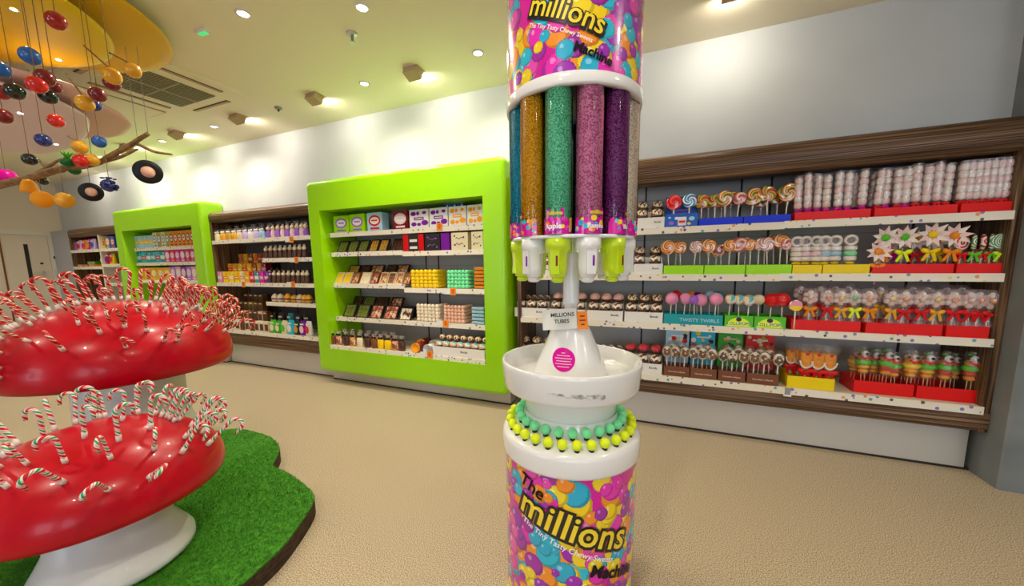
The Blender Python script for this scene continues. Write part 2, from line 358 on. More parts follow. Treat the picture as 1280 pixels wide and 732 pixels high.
wood_unit('long dark wood grain display unit stocked with lollipops behind the white dispenser', -1.10, 1.656, 1.745, 1.917,
    [(S1, -1.07, .66, 2.72), (S1 + .004, .66, 1.622, 2.72), (S2, -1.07, .66, 2.72), (S2 + .004, .66, 1.622, 2.72), (S3, -1.07, 1.622, 2.72), (S4, -1.07, 1.622, 2.715)],
    (-.95, -.16, .48, .66, 1.42), 1.637)
green_unit('tall bright green framed unit of boxed chocolate beside the white dispenser', -3.32, -1.157, -3.155, -1.355, 2.03, 1.745,
    [(1.54, -3.15, -1.36, 2.745), (1.347, -3.15, -2.25, 2.745), (1.335, -2.25, -1.36, 2.745), (1.033, -3.15, -2.25, 2.745), (1.0, -2.25, -1.36, 2.745), (.69, -3.15, -1.36, 2.745), (.41, -3.15, -1.36, 2.645)],
    (-2.25, -2.1, -1.42))
wood_unit('dark wood grain display unit of wrapped chocolates between the two green units', -5.11, -3.33, 1.745, 1.87,
    [(1.53, -5.08, -3.36, 2.72), (1.305, -4.2, -3.36, 2.725), (1.029, -5.08, -3.36, 2.72), (.815, -4.2, -3.36, 2.725), (.455, -5.08, -3.36, 2.715)], (-4.2,), None, .415, 'back_dark')
green_unit('bright green framed unit of boxed sweets farther along the wall', -7.16, -5.113, -6.955, -5.31, 2.0, 1.72,
    [(1.492, -6.95, -5.32, 2.745), (1.29, -6.95, -5.32, 2.745), (1.05, -6.95, -5.32, 2.745), (.75, -6.95, -5.32, 2.745), (.41, -6.95, -5.32, 2.645)], (-6.1,))
u = wood_unit('small dark wood grain display unit nearest the beige swing doors', -8.87, -7.17, 1.71, 1.845,
    [(1.51, -8.84, -7.92, 2.72), (1.51, -7.88, -7.2, 2.72), (1.25, -8.84, -7.92, 2.72), (1.28, -7.88, -7.2, 2.72), (1.0, -7.88, -7.2, 2.72), (.7, -8.84, -7.2, 2.72)], (-8,), None, .37, 'back_dark')
obj('divider', B().box(-7.92, -7.88, 2.724, 3.1, .37, 1.715), 'cream_metal', u)

# ---------------------------------------------------------------- ceiling fittings and lamps
sun_c = (1.0, .89, .73)
def lamp(name, kind, loc, energy, color, parent=None, target=None, **k):
    d = bpy.data.lights.new(name, kind); d.energy = energy; d.color = color
    for a, v in k.items(): setattr(d, a, v)
    o = bpy.data.objects.new(name, d); col.objects.link(o); o.location = loc
    if target is not None: o.rotation_euler = (Vector(target) - Vector(loc)).to_track_quat('-Z', 'Y').to_euler()
    if parent: o.parent = parent
    return o
M['lamp_face'] = mat('lamp_face', (1, 1, 1), .4, emit=(1, .93, .8), es=14)
M['lamp_body'] = mat('lamp_body', (.5, .36, .22), .45)
E_DOWN, E_WASH = 37, 2.4
def downlight(x, y, z, label, group=None, e=E_DOWN, r=.03):
    t = thing('downlight', label, 'ceiling light', (x, y, z), group)
    obj('rim', B().lathe([(r, 0), (r * 1.35, -.001), (r * 1.35, -.006), (r, -.008), (r * .95, -.002)], 24, cap=False), 'white_plastic', t)
    obj('lens', B().cyl(r, -.004, -.001, 24), 'lamp_face', t)
    lamp('downlight_lamp', 'SPOT', (0, 0, -.03), e, sun_c, t, None, spot_size=2.7, spot_blend=.8, shadow_soft_size=.05)
for (x, y, lb) in ((-2.30, 1.52, 'round downlight in the ceiling beside the green exit light'), (-1.64, 1.755, 'round downlight in the ceiling beside the chrome sprinkler'),
                   (-1.25, 2.41, 'round downlight near the wall beside the white dispenser'), (-2.28, 2.417, 'round downlight near the wall above the large green unit'),
                   (-4.36, 2.47, 'round downlight in the ceiling past the air vent'), (-5.38, 2.49, 'round downlight above the smaller green unit'), (-6.47, 2.52, 'farthest round downlight along the wall')):
    downlight(x, y, ZC, lb)
for x, y in ((-.3, .35), (1.3, 1.1), (1.5, -.7), (-.5, -.9), (-2.2, -.4), (-4.2, -.6), (-6.5, .9), (3.4, .6), (-7.8, 1.6), (-8.3, .2)):  # grid carried on out of view; far-left ones added to brighten that end
    downlight(x, y, ZC, 'unseen round downlight in the ceiling out over the shop floor', 'shop floor downlights', E_DOWN)
def washer(x, y, label, e=E_WASH):
    t = thing('wall_washer', label, 'ceiling light', (x, y, ZC), None); t.scale = (.74, .74, .74)
    T = Matrix.Rotation(math.radians(-24), 4, 'X')
    obj('mount', B().box(-.085, .085, -.07, .07, -.006, 0), 'lamp_body', t)
    obj('housing', B().box(-.075, .075, -.06, .055, -.085, .012, T=T), 'lamp_body', t)
    obj('lens', B().box(-.066, .066, .055, .057, -.078, -.008, T=T), 'lamp_face', t)
    lamp('wall_washer_lamp', 'AREA', (0, .085, -.03), e, (1, .92, .78), t, (0, .085 + .6, -.5), shape='RECTANGLE', size=.16, size_y=.08)
for i, x in enumerate((-7.96, -6.93, -5.93, -4.9, -3.86, -2.82, -1.79, -.75, .28)):
    washer(x, 2.41, ('tilted box lamp high above the small unit by the doors', 'tilted box lamp above the far end of the smaller green unit', 'tilted box lamp above the near end of the smaller green unit', 'tilted box lamp, fourth back along the wall from the dispenser', 'tilted box lamp, third back along the wall from the dispenser', 'tilted box lamp, second back along the wall from the dispenser', 'tilted box lamp nearest to the white dispenser', 'tilted box lamp hidden behind the dispenser top', 'tilted box lamp above the swirl lollipops')[i])
# air unit
t = thing('air_vent', 'square cream ceiling air unit with grey grille and dark slots', 'air vent', (-3.81, 1.80, ZC))
obj('surround', B().box(-.44, .49, -.46, .42, -.014, 0), M['ceiling'], t)
g = B().box(-.25, .25, -.25, .25, -.02, -.013, 0)
for k in range(24): g.box(-.245, .245, -.245 + k * .0205, -.239 + k * .0205, -.024, -.019, 1)
g.box(-.006, .006, -.25, .25, -.026, -.018, 2); g.box(-.25, .25, -.006, .006, -.026, -.018, 2)
obj('grille', g, [mat('grille_grey', (.2, .2, .13), .6), mat('grille_slat', (.34, .33, .22), .6), mat('grille_bar', (.48, .45, .3), .6)], t)
for x0, x1, y0, y1 in ((.36, .40, -.28, .23), (-.40, -.36, -.28, .23), (-.25, .25, .335, .372), (-.25, .25, -.40, -.36)):
    obj('air_slot', B().box(x0, x1, y0, y1, -.017, -.012), mat('slot_dark', (.06, .04, .02), .6), t)
    obj('flap', B().box(x0 + .008, x1 - .008, y0 + .008, y1 - .008, -.022, -.016), M['lamp_body'], t)
t = thing('access_panel', 'flat cream access panel in the ceiling beside the air unit', 'panel', (-4.50, 1.78, ZC))
obj('frame', B().box(-.13, .13, -.30, .30, -.006, 0), mat('panel_line', (.4, .34, .18), .6), t); obj('hatch', B().box(-.12, .12, -.29, .29, -.010, -.004), M['ceiling'], t)
t = thing('exit_indicator', 'small ceiling light glowing green', 'light', (-2.69, 1.52, ZC))
obj('body', B().box(-.05, .05, -.022, .022, -.016, 0), 'white_plastic', t); obj('lens', B().box(-.03, .03, -.012, .012, -.022, -.014), mat('green_glow', (.1, .7, .2), .3, emit=(.1, .9, .3), es=.5), t)
t = thing('sprinkler', 'chrome fire sprinkler hanging from the ceiling', 'sprinkler', (-1.877, 1.909, ZC))
obj('rose', B().lathe([(.035, 0), (.033, -.01), (.012, -.014)], 20), 'silver', t); obj('nozzle', B().cyl(.009, -.05, -.012, 10), 'grey', t)
obj('deflector', B().cyl(.02, -.056, -.052, 14), 'silver', t)
t = thing('smoke_detector', 'small grey smoke detector in the ceiling near the wall lamps', 'detector', (-3.33, 2.437, ZC))
obj('base', B().lathe([(.03, 0), (.03, -.01), (.015, -.02), (0, -.021)], 20), 'grey', t); obj('sensor', B().cyl(.008, -.035, -.018, 8), 'near_black', t)

# ---------------------------------------------------------------- the sweet dispenser
AX, AY = -.302, 1.25
A0 = math.atan2(-AY, -AX)
def on_cyl(s, z, r): return (r * math.cos(A0 + s / r), r * math.sin(A0 + s / r), z)
FD = Vector((math.cos(A0), math.sin(A0), 0)); RD = Vector((-math.sin(A0), math.cos(A0), 0))
PRINT = [(.95, .68, .01), (.85, .02, .5), (.01, .55, .78), (.36, .02, .5), (.95, .3, .02), (.85, .06, .5), (.95, .72, .02), (.01, .45, .72), (.4, .02, .42)]
pm = [mat('print_ground', (.72, .0, .36), .25, coat=.6)]
for i, c in enumerate(PRINT):
    pm += [mat('print_%d' % i, c, .25, coat=.6), mat('print_%d_edge' % i, tuple(v * .62 for v in c), .25, coat=.6), mat('print_%d_light' % i, tuple(min(1, v + .22) for v in c), .25, coat=.6)]
def bubbles(r, z0, z1, n, rmin, rmax, seed, cell=.0027):   # a drum wall printed with overlapping bubbles
    ns, nz = int(2 * PI * r / cell), int((z1 - z0) / cell); ds, dz = 2 * PI * r / ns, (z1 - z0) / nz
    q = random.Random(seed); im = [[0] * ns for _ in range(nz)]; last = 0
    for k in range(n):
        rr = rmax - (rmax - rmin) * (k / n) ** .6 * q.uniform(.75, 1.0); s, z = q.uniform(0, 2 * PI * r), q.uniform(z0, z1); c = q.choice([i for i in range(len(PRINT)) if i != last]); last = c
        for j in range(max(0, int((z - rr - z0) / dz)), min(nz, int((z + rr - z0) / dz) + 1)):
            v = (z0 + (j + .5) * dz - z) / rr
            for i in range(int((s - rr) / ds), int((s + rr) / ds) + 1):
                u = ((i + .5) * ds - s) / rr; d = u * u + v * v
                if d > 1: continue
                im[j][i % ns] = 1 + c * 3 + (2 if (u + .36) ** 2 + (v - .4) ** 2 < .045 else 1 if d > .86 or (u + .17) ** 2 + (v - .17) ** 2 > .93 else 0)
    b = B(); b.v = [(r * math.cos(2 * PI * i / ns), r * math.sin(2 * PI * i / ns), z0 + j * dz) for j in range(nz + 1) for i in range(ns)]
    for j in range(nz):
        for i in range(ns):
            k = (i + 1) % ns; b.f.append([j * ns + i, j * ns + k, (j + 1) * ns + k, (j + 1) * ns + i]); b.m.append(im[j][i]); b.s.append(True)
    return b
t = thing('sweet_dispenser', 'tall white sweet dispenser with colourful tubes and bubble printed drums', 'sweet dispenser', (AX, AY, 0))
b = bubbles(.235, 0, .555, 480, .013, .060, 3)
drum = obj('drum', b, pm, t)
lm = [mat('ink_black', (.012, .01, .012), .3, coat=.5), mat('ink_yellow', (.95, .72, .03), .3, coat=.5), mat('ink_white', (.95, .9, .92), .3), mat('ink_dark', (.008, .006, .014), .3)]
def drum_words(name, r, parent, ang, items):
    b = B()
    for s, w, s0, z0, mi, bold, ly, rot in items: text(b, s, w, mi, lambda x, y: on_cyl(s0 + x, z0 + y, r + ly), bold, math.radians(rot))
    obj(name, b, lm, parent)
drum_words('lettering', .235, drum, 0, [('The', .095, -.178, .492, 3, .02, .003, -22), ('millions', .385, -.176, .392, 0, .085, .0028, -17), ('millions', .385, -.176, .392, 0, .045, .0032, -17),
    ('millions', .379, -.173, .394, 1, .012, .0048, -17), ('The Tiny Tasty Chewy Sweets', .33, -.163, .358, 2, .012, .003, -19.5), ('Machine', .185, .07, .216, 3, .035, .003, -18)])
obj('drum_lid', B().lathe([(.236, .545), (.244, .548), (.2465, .556), (.2465, .604), (.243, .616), (.234, .623), (.2, .634), (.178, .648), (.168, .672), (.166, .69)], 72, cap=False), 'white_plastic', t)
obj('neck', B().lathe([(.1645, .665), (.1645, .692), (.166, .694), (.166, .775)], 64, cap=False), 'white_plastic', t)
bowl = obj('bowl', B().lathe([(.15, .766), (.215, .766), (.231, .772), (.238, .785), (.2455, .855), (.2455, .865), (.243, .871), (.238, .872), (.234, .868), (.226, .83), (.21, .812), (.12, .80), (0, .80)], 80), 'white_plastic', t)
q = B(); n = 14
q.add([on_cyl(-.069 + .177 * i / n, (.812 if k else .826) - .012 * i / n + (.003 * math.sin(i * 2.3) if k else .002 * math.sin(i * 1.7)), .2455 - .0055 + .0015) for i in range(n + 1) for k in (0, 1)], [(2 * i, 2 * i + 1, 2 * i + 3, 2 * i + 2) for i in range(n)])
obj('tape_mark', q, noise_mat('tape_residue', [(.4, (.3, .29, .28)), (.6, (.78, .78, .8))], 45, .3, 5), bowl, label='torn grey tape on the rim')
cone = obj('cone', B().lathe([(.137, .80), (.127, .835), (.105, .885), (.082, .94), (.069, .972), (.062, .987), (.05, .996), (.03, .999), (.02, .999)], 56), 'white_plastic', t)
q = B(); cz = .887; sl = .46
def on_cone(dx, dz, off=.002):
    z = cz + dz; r = .105 - (z - .885) * .418 + off
    return on_cyl(-.024 + dx, z, r)
for rr, mi, off in ((.043, 1, .0015), (.040, 0, .0022)):
    vs = [on_cone(0, 0, off)] + [on_cone(rr * j / 5 * math.cos(2 * PI * k / 32), rr * .93 * j / 5 * math.sin(2 * PI * k / 32), off) for j in range(1, 6) for k in range(32)]
    q.add(vs, [(0, k, k % 32 + 1) for k in range(1, 33)] + [(1 + j * 32 + k, 1 + j * 32 + (k + 1) % 32, 33 + j * 32 + (k + 1) % 32, 33 + j * 32 + k) for j in range(4) for k in range(32)], mi)
for k, w in enumerate((.012, .045, .058, .05, .056, .04)):
    z = .022 - k * .0085; q.add([on_cone(-w / 2 + w * i / 8, z - .0022 * e, .003) for i in range(9) for e in (0, 1)], [(2 * i, 2 * i + 1, 2 * i + 3, 2 * i + 2) for i in range(8)], 2)
obj('sticker', q, ['magenta', 'white_card', 'pale_pink'], cone, label='round magenta sticker with pale lines of print')
obj('pole', B().lathe([(.0235, .99), (.0235, 1.062), (.0285, 1.065), (.0285, 1.07), (.026, 1.28)], 28, cap=False), 'white_plastic', t)
obj('spout_plate', B().cyl(.206, 1.277, 1.287, 64), 'clear_white', t)
BEADS = {'teal': ((.0, .42, .55), (.0, .2, .3)), 'orange': ((.98, .52, .01), (.68, .27, .0)), 'green': ((.25, .85, .5), (.06, .5, .25)), 'pink': ((.95, .36, .56), (.62, .1, .27)), 'purple': ((.33, .05, .28), (.12, .0, .1)), 'cream': ((.95, .82, .66), (.72, .5, .34)),
         'red': ((.75, .05, .04), (.3, .01, .01)), 'yellow': ((.92, .8, .1), (.5, .35, .02)), 'blue': ((.1, .25, .8), (.02, .05, .3)), 'white': ((.9, .86, .85), (.5, .42, .42))}
for k, v in BEADS.items(): M['bead_' + k] = bead_mat('beads_' + k, *v)
TUBES = ['green', 'pink', 'purple', 'cream', 'red', 'yellow', 'blue', 'white', 'orange', 'pink', 'teal', 'orange']
NAMES = {0: 'Apple', 1: 'Raspberry', 2: 'Blackcurrant'}
TWIST = {0: .0, 1: .38, 2: .62, 3: .7, 11: -.75, 10: -.6}
for i, cn in enumerate(TUBES):
    a = A0 + math.radians(-13.5 + 30 * i); ca, sa = math.cos(a), math.sin(a); RT = .172
    T = Matrix.Translation((RT * ca, RT * sa, 0)); r = .0405
    tb = obj('candy_tube', B().lathe([(r, 1.287), (r, 1.715)], 32, T=T, cap=False), 'tube_clear', t, label='tube of %s beads' % cn)
    obj('candy_fill', B().cyl(r - .002, 1.288, 1.712, 32, T=T), 'bead_' + cn, tb)
    aw = a + TWIST.get(i, 0)
    if i not in (4, 5, 6, 7, 8, 9):
        def on_tube(s, z, off=.0): return (RT * ca + (r + off) * math.cos(aw + s / r), RT * sa + (r + off) * math.sin(aw + s / r), z)
        q = B(); nn = 22
        top = [1.322 + .016 * abs(math.sin(k * .9)) for k in range(nn + 1)]
        q.add([on_tube(-.075 + .15 * k / nn, (1.2885, top[k])[e], .0006) for k in range(nn + 1) for e in (0, 1)], [(2 * k, 2 * k + 2, 2 * k + 3, 2 * k + 1) for k in range(nn)], 0)
        qq = random.Random(i + 20)
        for k in range(34):
            s_, z_, rr, c_ = qq.uniform(-.07, .07), qq.uniform(1.295, 1.332), qq.uniform(.004, .009), qq.randrange(len(PRINT))
            q.add([on_tube(s_ + rr * math.cos(2 * PI * j / 10), z_ + rr * math.sin(2 * PI * j / 10) * .95, .0009 + k * .00002) for j in range(10)], [tuple(range(10))], 1 + c_ * 3)
        bx = rrect(-.028, .028, 1.325, 1.362, .009, 4)
        q.add([on_tube(x, z, .0018) for x, z in bx], [tuple(range(len(bx)))], 0)
        nm = len(pm); text(q, 'millions', .046, nm + 1, lambda x, y: on_tube(x - .023, 1.343 + y, .0024), .03)
        if i in NAMES: text(q, NAMES[i], (.05, .072, .082)[i], nm + 2, lambda x, y: on_tube(x - .03, 1.304 + y, .0024), .035)
        obj('label', q, pm + lm, tb)
    lime = i % 2 == 0; q = B()
    q.lathe([(.039, 1.277), (.039, 1.248), (.031, 1.24), (.029, 1.19), (.024, 1.163), (.015, 1.160)], 24, 0, T=T)
    TT = T @ Matrix.Rotation(a, 4, 'Z')
    q.box(-.006, .034, -.014, .014, 1.172, 1.246, 0, TT); q.box(-.030, .006, -.036, .036, 1.235, 1.277, 0, TT)
    q.box(.0335, .0355, -.003, .003, 1.196, 1.226, 1, TT @ Matrix.Translation((0, .006, 0))); q.lathe([(.018, 1.163), (.02, 1.15), (.012, 1.145)], 12, 0, T=T)
    obj('spout', q, ['lime_plastic' if lime else 'white_plastic', 'maroon' if lime else 'purple'], tb, label='lime spout' if lime else 'white spout')
obj('top_ring', B().lathe([(.0, 1.716), (.192, 1.716), (.196, 1.69), (.2165, 1.688), (.2185, 1.694), (.2185, 1.718), (.213, 1.724)], 72, cap=False), 'white_plastic', t)
b = bubbles(.2135, 1.715, 2.27, 480, .012, .054, 11); b.lathe([(.2135, 2.27), (.21, 2.29), (.16, 2.31), (0, 2.315)], 72, cap=False)
tdrum = obj('top_drum', b, pm, t)
drum_words('lettering', .2135, tdrum, 0, [('The', .05, -.118, 1.94, 3, .02, .003, -22), ('millions', .225, -.132, 1.89, 0, .085, .0028, -22), ('millions', .225, -.132, 1.89, 0, .045, .0032, -22), ('millions', .221, -.130, 1.892, 1, .012, .0048, -22),
    ('The Tiny Tasty Chewy Sweets', .195, -.132, 1.862, 2, .012, .003, -22), ('Machine', .112, .0, 1.772, 3, .035, .003, -20)])
# card and tag on the cone
c0 = Vector((AX, AY, 0)) + FD * .072
def flat_sign(name, label, cat, s0, s1, z0, z1, m, lines, tilt):
    ang = math.atan2(RD.y, RD.x)
    g = thing(name, label, cat, (c0 + RD * ((s0 + s1) / 2) + Vector((0, 0, z0))), None, ang); w = (s1 - s0) / 2
    T = Matrix.Rotation(math.radians(-14), 4, 'X') @ Matrix.Rotation(math.radians(tilt), 4, 'Y')
    obj('card', B().box(-w, w, 0, .0015, 0, z1 - z0, 0, T), m, g)
    b = B()
    for s, ww, x, z in lines: text(b, s, ww, 0, lambda px, py: T @ Vector((x + px, -.0012, z + py)), .02)
    if not lines:
        for k, ww in enumerate((.012, .02, .016)): b.box(-ww / 2, ww / 2, -.0014, -.0006, .014 + k * .014, .018 + k * .014, 0, T)
    obj('lettering' if lines else 'print', b, [lm[0] if m != 'tag_orange' else M['maroon']], g)
flat_sign('sign_card', 'white card lettered MILLIONS TUBES leaning on the dispenser cone', 'sign', -.093, .022, .983, 1.052, 'white_card', [('MILLIONS', .078, -.028, .043), ('TUBES', .05, -.018, .021)], -4)
flat_sign('price_tag', 'orange tag beside the white lettered card on the dispenser', 'price tag', .024, .058, .985, 1.045, 'tag_orange', [], -4)
def tube_cap(root, m):
    obj('stopper', B().cyl(.0085, -.008, .006, 12), 'near_black', root); obj('ball', B().sphere((0, 0, .0135), .0165, 18, 12), m, root)
def cap_ring(m, look, rr, z, n, where, grp, off):
    sel = []
    for k in range(n):
        a = A0 + 2 * PI * (k + off) / n; d = (a - A0 + PI) % (2 * PI) - PI
        if abs(d) < 1.95: sel.append((d, a))
    sel.sort()
    for i, (d, a) in enumerate(sel):
        place(tube_cap, (m,), 'tube_cap', look + ordinal(i, len(sel)) + where, 'tube cap', (AX + rr * math.cos(a), AY + rr * math.sin(a), z), grp)
cap_ring('fluo_yellow', 'fluorescent yellow ball cap,', .217, .632, 30, ' in the outer ring', 'yellow caps on the drum lid', .5)
cap_ring('mint', 'mint green ball cap,', .184, .655, 26, ' in the inner ring', 'mint caps on the drum lid', .2)
# ---------------------------------------------------------------- mushroom island
ISL = [(-2.87, 1.41), (-2.745, 1.49), (-2.57, 1.505), (-2.38, 1.49), (-2.205, 1.424), (-2.11, 1.345), (-2.02, 1.262), (-1.883, 1.246), (-1.70, 1.204), (-1.584, 1.166), (-1.519, 1.116), (-1.457, 1.018), (-1.387, .872), (-1.365, .771), (-1.354, .66),
       (-1.40, .5), (-1.55, .3), (-1.8, .15), (-2.1, .1), (-2.5, .2), (-2.9, .4), (-3.25, .6), (-3.42, .9), (-3.32, 1.2), (-3.1, 1.38)]
isl = [(p.x, p.y) for p in catmull([(x, y, 0) for x, y in ISL], 5)]
t = thing('grass_island', 'wavy edged island of green turf with dark bark sides under the mushrooms', 'turf island', (0, 0, 0))
obj('slab', B().prism(isl[::-1], 0, .072, 0, None, None, True), 'soil', t)
obj('turf', B().prism([(-2.3 + (x + 2.3) * .997, .8 + (y - .8) * .997) for x, y in isl[::-1]], .066, .079), 'turf', t)
def inside(x, y):
    c = False; j = len(isl) - 1
    for i in range(len(isl)):
        if (isl[i][1] > y) != (isl[j][1] > y) and x < (isl[j][0] - isl[i][0]) * (y - isl[i][1]) / (isl[j][1] - isl[i][1]) + isl[i][0]: c = not c
        j = i
    return c
b = B(); q = random.Random(5); n = 0
while n < 42000:
    x, y = q.uniform(-2.75, -1.33), q.uniform(.1, 1.52)
    if not inside(x, y) or (n % 3 and x < -2.3): n += 1; continue
    a, h = q.uniform(0, 2 * PI), q.uniform(.008, .017); w = .0013; lx, ly = q.uniform(-.008, .008), q.uniform(-.008, .008); n += 1
    o = len(b.v); b.v += [(x - w * math.cos(a), y - w * math.sin(a), .078), (x + w * math.cos(a), y + w * math.sin(a), .078), (x + lx, y + ly, .078 + h)]
    b.f.append([o, o + 1, o + 2]); b.m.append(0 if q.random() < .6 else 1); b.s.append(False)
g = obj('grass', b, [mat('blade', (.06, .25, .012), .6), mat('blade_light', (.12, .36, .03), .6)], t); g['kind'] = 'stuff'
CAPS = {'front': (Vector((-1.985, .60, .385)), .37, .225), 'rear': (Vector((-2.915, 1.05, .685)), .497, .335)}
def mushroom(key, label, stem):
    c, r, h = CAPS[key]
    t = thing('mushroom', label, 'mushroom', (c.x, c.y, 0))
    lip = .04 if key == 'front' else .065
    prof = [(0, c.z - .01), (r * .5, c.z - lip * .9), (r * .9, c.z - lip)] + [(r * (1 - .035 * (1 - math.cos(a))), c.z - lip * math.sin(a)) for a in (1.4, 1.0, .6, .25)]
    prof += [(r * math.cos(a), c.z + h * math.sin(a)) for a in [PI / 2 * k / 22 for k in range(23)]]
    prof[-1] = (0, c.z + h)
    obj('cap', B().lathe(prof, 80, cap=False), 'cap_red', t)
    obj('stem', B().loft([[(x - c.x + r_ * math.cos(2 * PI * k / 48), y - c.y + r_ * math.sin(2 * PI * k / 48), z) for k in range(48)] for x, y, r_, z in stem]), 'stem', t)
mushroom('front', 'smaller red capped mushroom on a white stem, nearer on the turf', [(-1.905, .585, .17, .078), (-1.905, .585, .205, .084), (-1.905, .585, .222, .10), (-1.91, .585, .224, .12), (-1.92, .588, .205, .15), (-1.94, .59, .178, .19), (-1.96, .595, .165, .24), (-1.975, .6, .165, .30), (-1.985, .6, .17, .36)])
mushroom('rear', 'larger red capped mushroom standing behind, full of canes', [(-2.9, 1.05, .25, .078), (-2.9, 1.05, .29, .09), (-2.9, 1.05, .30, .13), (-2.9, 1.05, .28, .2), (-2.9, 1.05, .25, .3), (-2.91, 1.05, .24, .45), (-2.915, 1.05, .24, .63)])
def cap_hit(key, x, y):
    c, r, h = CAPS[key]; d = ray(x, y); o = EYE - c; s = Vector((1 / r, 1 / r, 1 / h))
    D = Vector([d[i] * s[i] for i in range(3)]); O = Vector([o[i] * s[i] for i in range(3)])
    A, Bq, Cq = D.dot(D), O.dot(D), O.dot(O) - 1; ds = Bq * Bq - A * Cq
    if ds < 0: k = -Bq / A; P = (O + D * k).normalized()      # just past the outline: nearest point of the rim
    else: P = O + D * ((-Bq - math.sqrt(ds)) / A)
    return P
def cane_mesh(L, rh, drop, rad):
    path = [(0, 0, L * k / 6) for k in range(7)] + [(rh - rh * math.cos(a), 0, L + rh * math.sin(a)) for a in [PI * k / 9 for k in range(1, 10)]] + [(2 * rh, 0, L - drop)]
    rads = [rad] * (len(path) - 1) + [rad * .8]
    return B().tube(path, rads, 8, 0, True)
CM = {}
for key, m, L, rh, dr, rad in (('front', 'cane_rwg', .105, .022, .022, .0066), ('rear', 'cane_rw', .135, .026, .024, .0072)):
    CM[key] = (cane_mesh(L, rh, dr, rad).mesh('candy_cane', [M[m]]), B().cyl(rad * 1.18, 0, L * .22, 8).mesh('white_wrap', [M['white_card']]))
def canes(key, spots, look, where, grp, up):
    c, r, h = CAPS[key]; out = []
    for P in spots:
        pos = Vector((P.x * r, P.y * r, P.z * h)) + c; nrm = Vector((P.x / r, P.y / r, P.z / h)).normalized()
        ax = (nrm + Vector((rnd.uniform(-.22, .22), rnd.uniform(-.22, .22), up + rnd.uniform(-.15, .15)))).normalized()
        down = Vector((P.x, P.y, -.15)) + Vector((rnd.uniform(-.7, .7), rnd.uniform(-.7, .7), 0)); down = (down - ax * down.dot(ax)).normalized()
        out.append((pos, ax, down))
    # from left to right as one faces the caps
    def sx(p): v = p - EYE; cc = [sum(R[i][k] * v[i] for i in range(3)) for k in range(3)]; return cc[0] / cc[2]
    out.sort(key=lambda e: sx(e[0] + e[1] * .1))
    for i, (pos, ax, down) in enumerate(out):
        o = bpy.data.objects.new('candy_cane', CM[key][0]); col.objects.link(o)
        y = ax.cross(down); k_ = rnd.uniform(.86, 1.16); down, y, ax = down * k_, y * k_, ax * k_; o.matrix_world = Matrix(((down.x, y.x, ax.x, pos.x), (down.y, y.y, ax.y, pos.y), (down.z, y.z, ax.z, pos.z), (0, 0, 0, 1)))
        tag(o, look + ordinal(i, len(out)) + where, 'candy cane', grp)
        s = bpy.data.objects.new('white_wrap', CM[key][1]); col.objects.link(s); s.parent = o
FRONT = [(65, 534), (56, 552), (21, 555), (14, 558), (7, 571), (35, 580), (2, 584), (82, 578), (10, 609), (106, 547), (93, 527), (80, 603), (136, 612), (139, 573), (149, 551), (153, 526), (132, 518), (118, 520), (166, 518), (173, 518), (188, 536), (193, 519), (193, 562), (201, 521), (217, 527), (227, 566), (230, 547), (238, 533), (259, 556), (186, 596), (245, 537), (252, 541), (208, 522), (223, 526), (125, 519), (212, 524), (241, 535)]
REAR = [(11, 412), (16, 410), (23, 409), (40, 407), (44, 400), (55, 398), (52, 392), (63, 390), (79, 382), (88, 379), (99, 406), (115, 389), (120, 377), (111, 376), (135, 394), (132, 374), (143, 373), (157, 409), (38, 427), (80, 438), (126, 417), (2, 441), (2, 460), (2, 472), (160, 376), (173, 390), (156, 409), (187, 381), (177, 374), (207, 389), (213, 379), (184, 414), (205, 426), (221, 409), (221, 426), (158, 434), (238, 389), (249, 390), (265, 401), (230, 381), (242, 386), (4, 424), (70, 385), (30, 404), (96, 378), (152, 373), (194, 376), (201, 375), (222, 380)]
canes('front', [cap_hit('front', *p) for p in FRONT], 'red white and green candy cane,', ' on the nearer mushroom', 'candy canes in the nearer mushroom', .15)
far = []
for k in range(26):
    a, e = math.radians(rnd.uniform(20, 115)), math.radians(rnd.uniform(14, 62)); far.append(Vector((math.cos(a) * math.cos(e), math.sin(a) * math.cos(e), math.sin(e))))
canes('rear', [cap_hit('rear', *p) for p in REAR] + far, 'red and white candy cane,', ' on the larger mushroom', 'candy canes in the larger mushroom', .12)

# ---------------------------------------------------------------- hanging canopy of discs, branch and baubles
def disc_part(name, pts, z, th, m, parent):
    lp = catmull([(x, y, 0) for x, y in pts], 8); n = len(lp); cx, cy = sum(p.x for p in lp) / n, sum(p.y for p in lp) / n
    loops = []
    for k, dz in ((.0, 0), (.9, 0), (.975, .003), (1, th * .5), (.975, th - .003), (.9, th), (0, th)):
        loops.append([(cx + (p.x - cx) * k, cy + (p.y - cy) * k, z + dz) for p in lp])
    o = obj(name, B().loft(loops), m, parent); return o, cx, cy
M['disc_yellow'] = mat('disc_yellow', (.88, .62, .01), .4); M['disc_ochre'] = mat('disc_ochre', (.78, .46, .01), .4)
M['disc_pink'] = mat('disc_pink', (.9, .72, .82), .4); M['disc_rose'] = mat('disc_rose', (.84, .54, .5), .4)
def circle(cx, cy, rx, ry, n=14, rot=0):
    return [(cx + rx * math.cos(2 * PI * k / n) * math.cos(rot) - ry * math.sin(2 * PI * k / n) * math.sin(rot), cy + rx * math.cos(2 * PI * k / n) * math.sin(rot) + ry * math.sin(2 * PI * k / n) * math.cos(rot)) for k in range(n)]
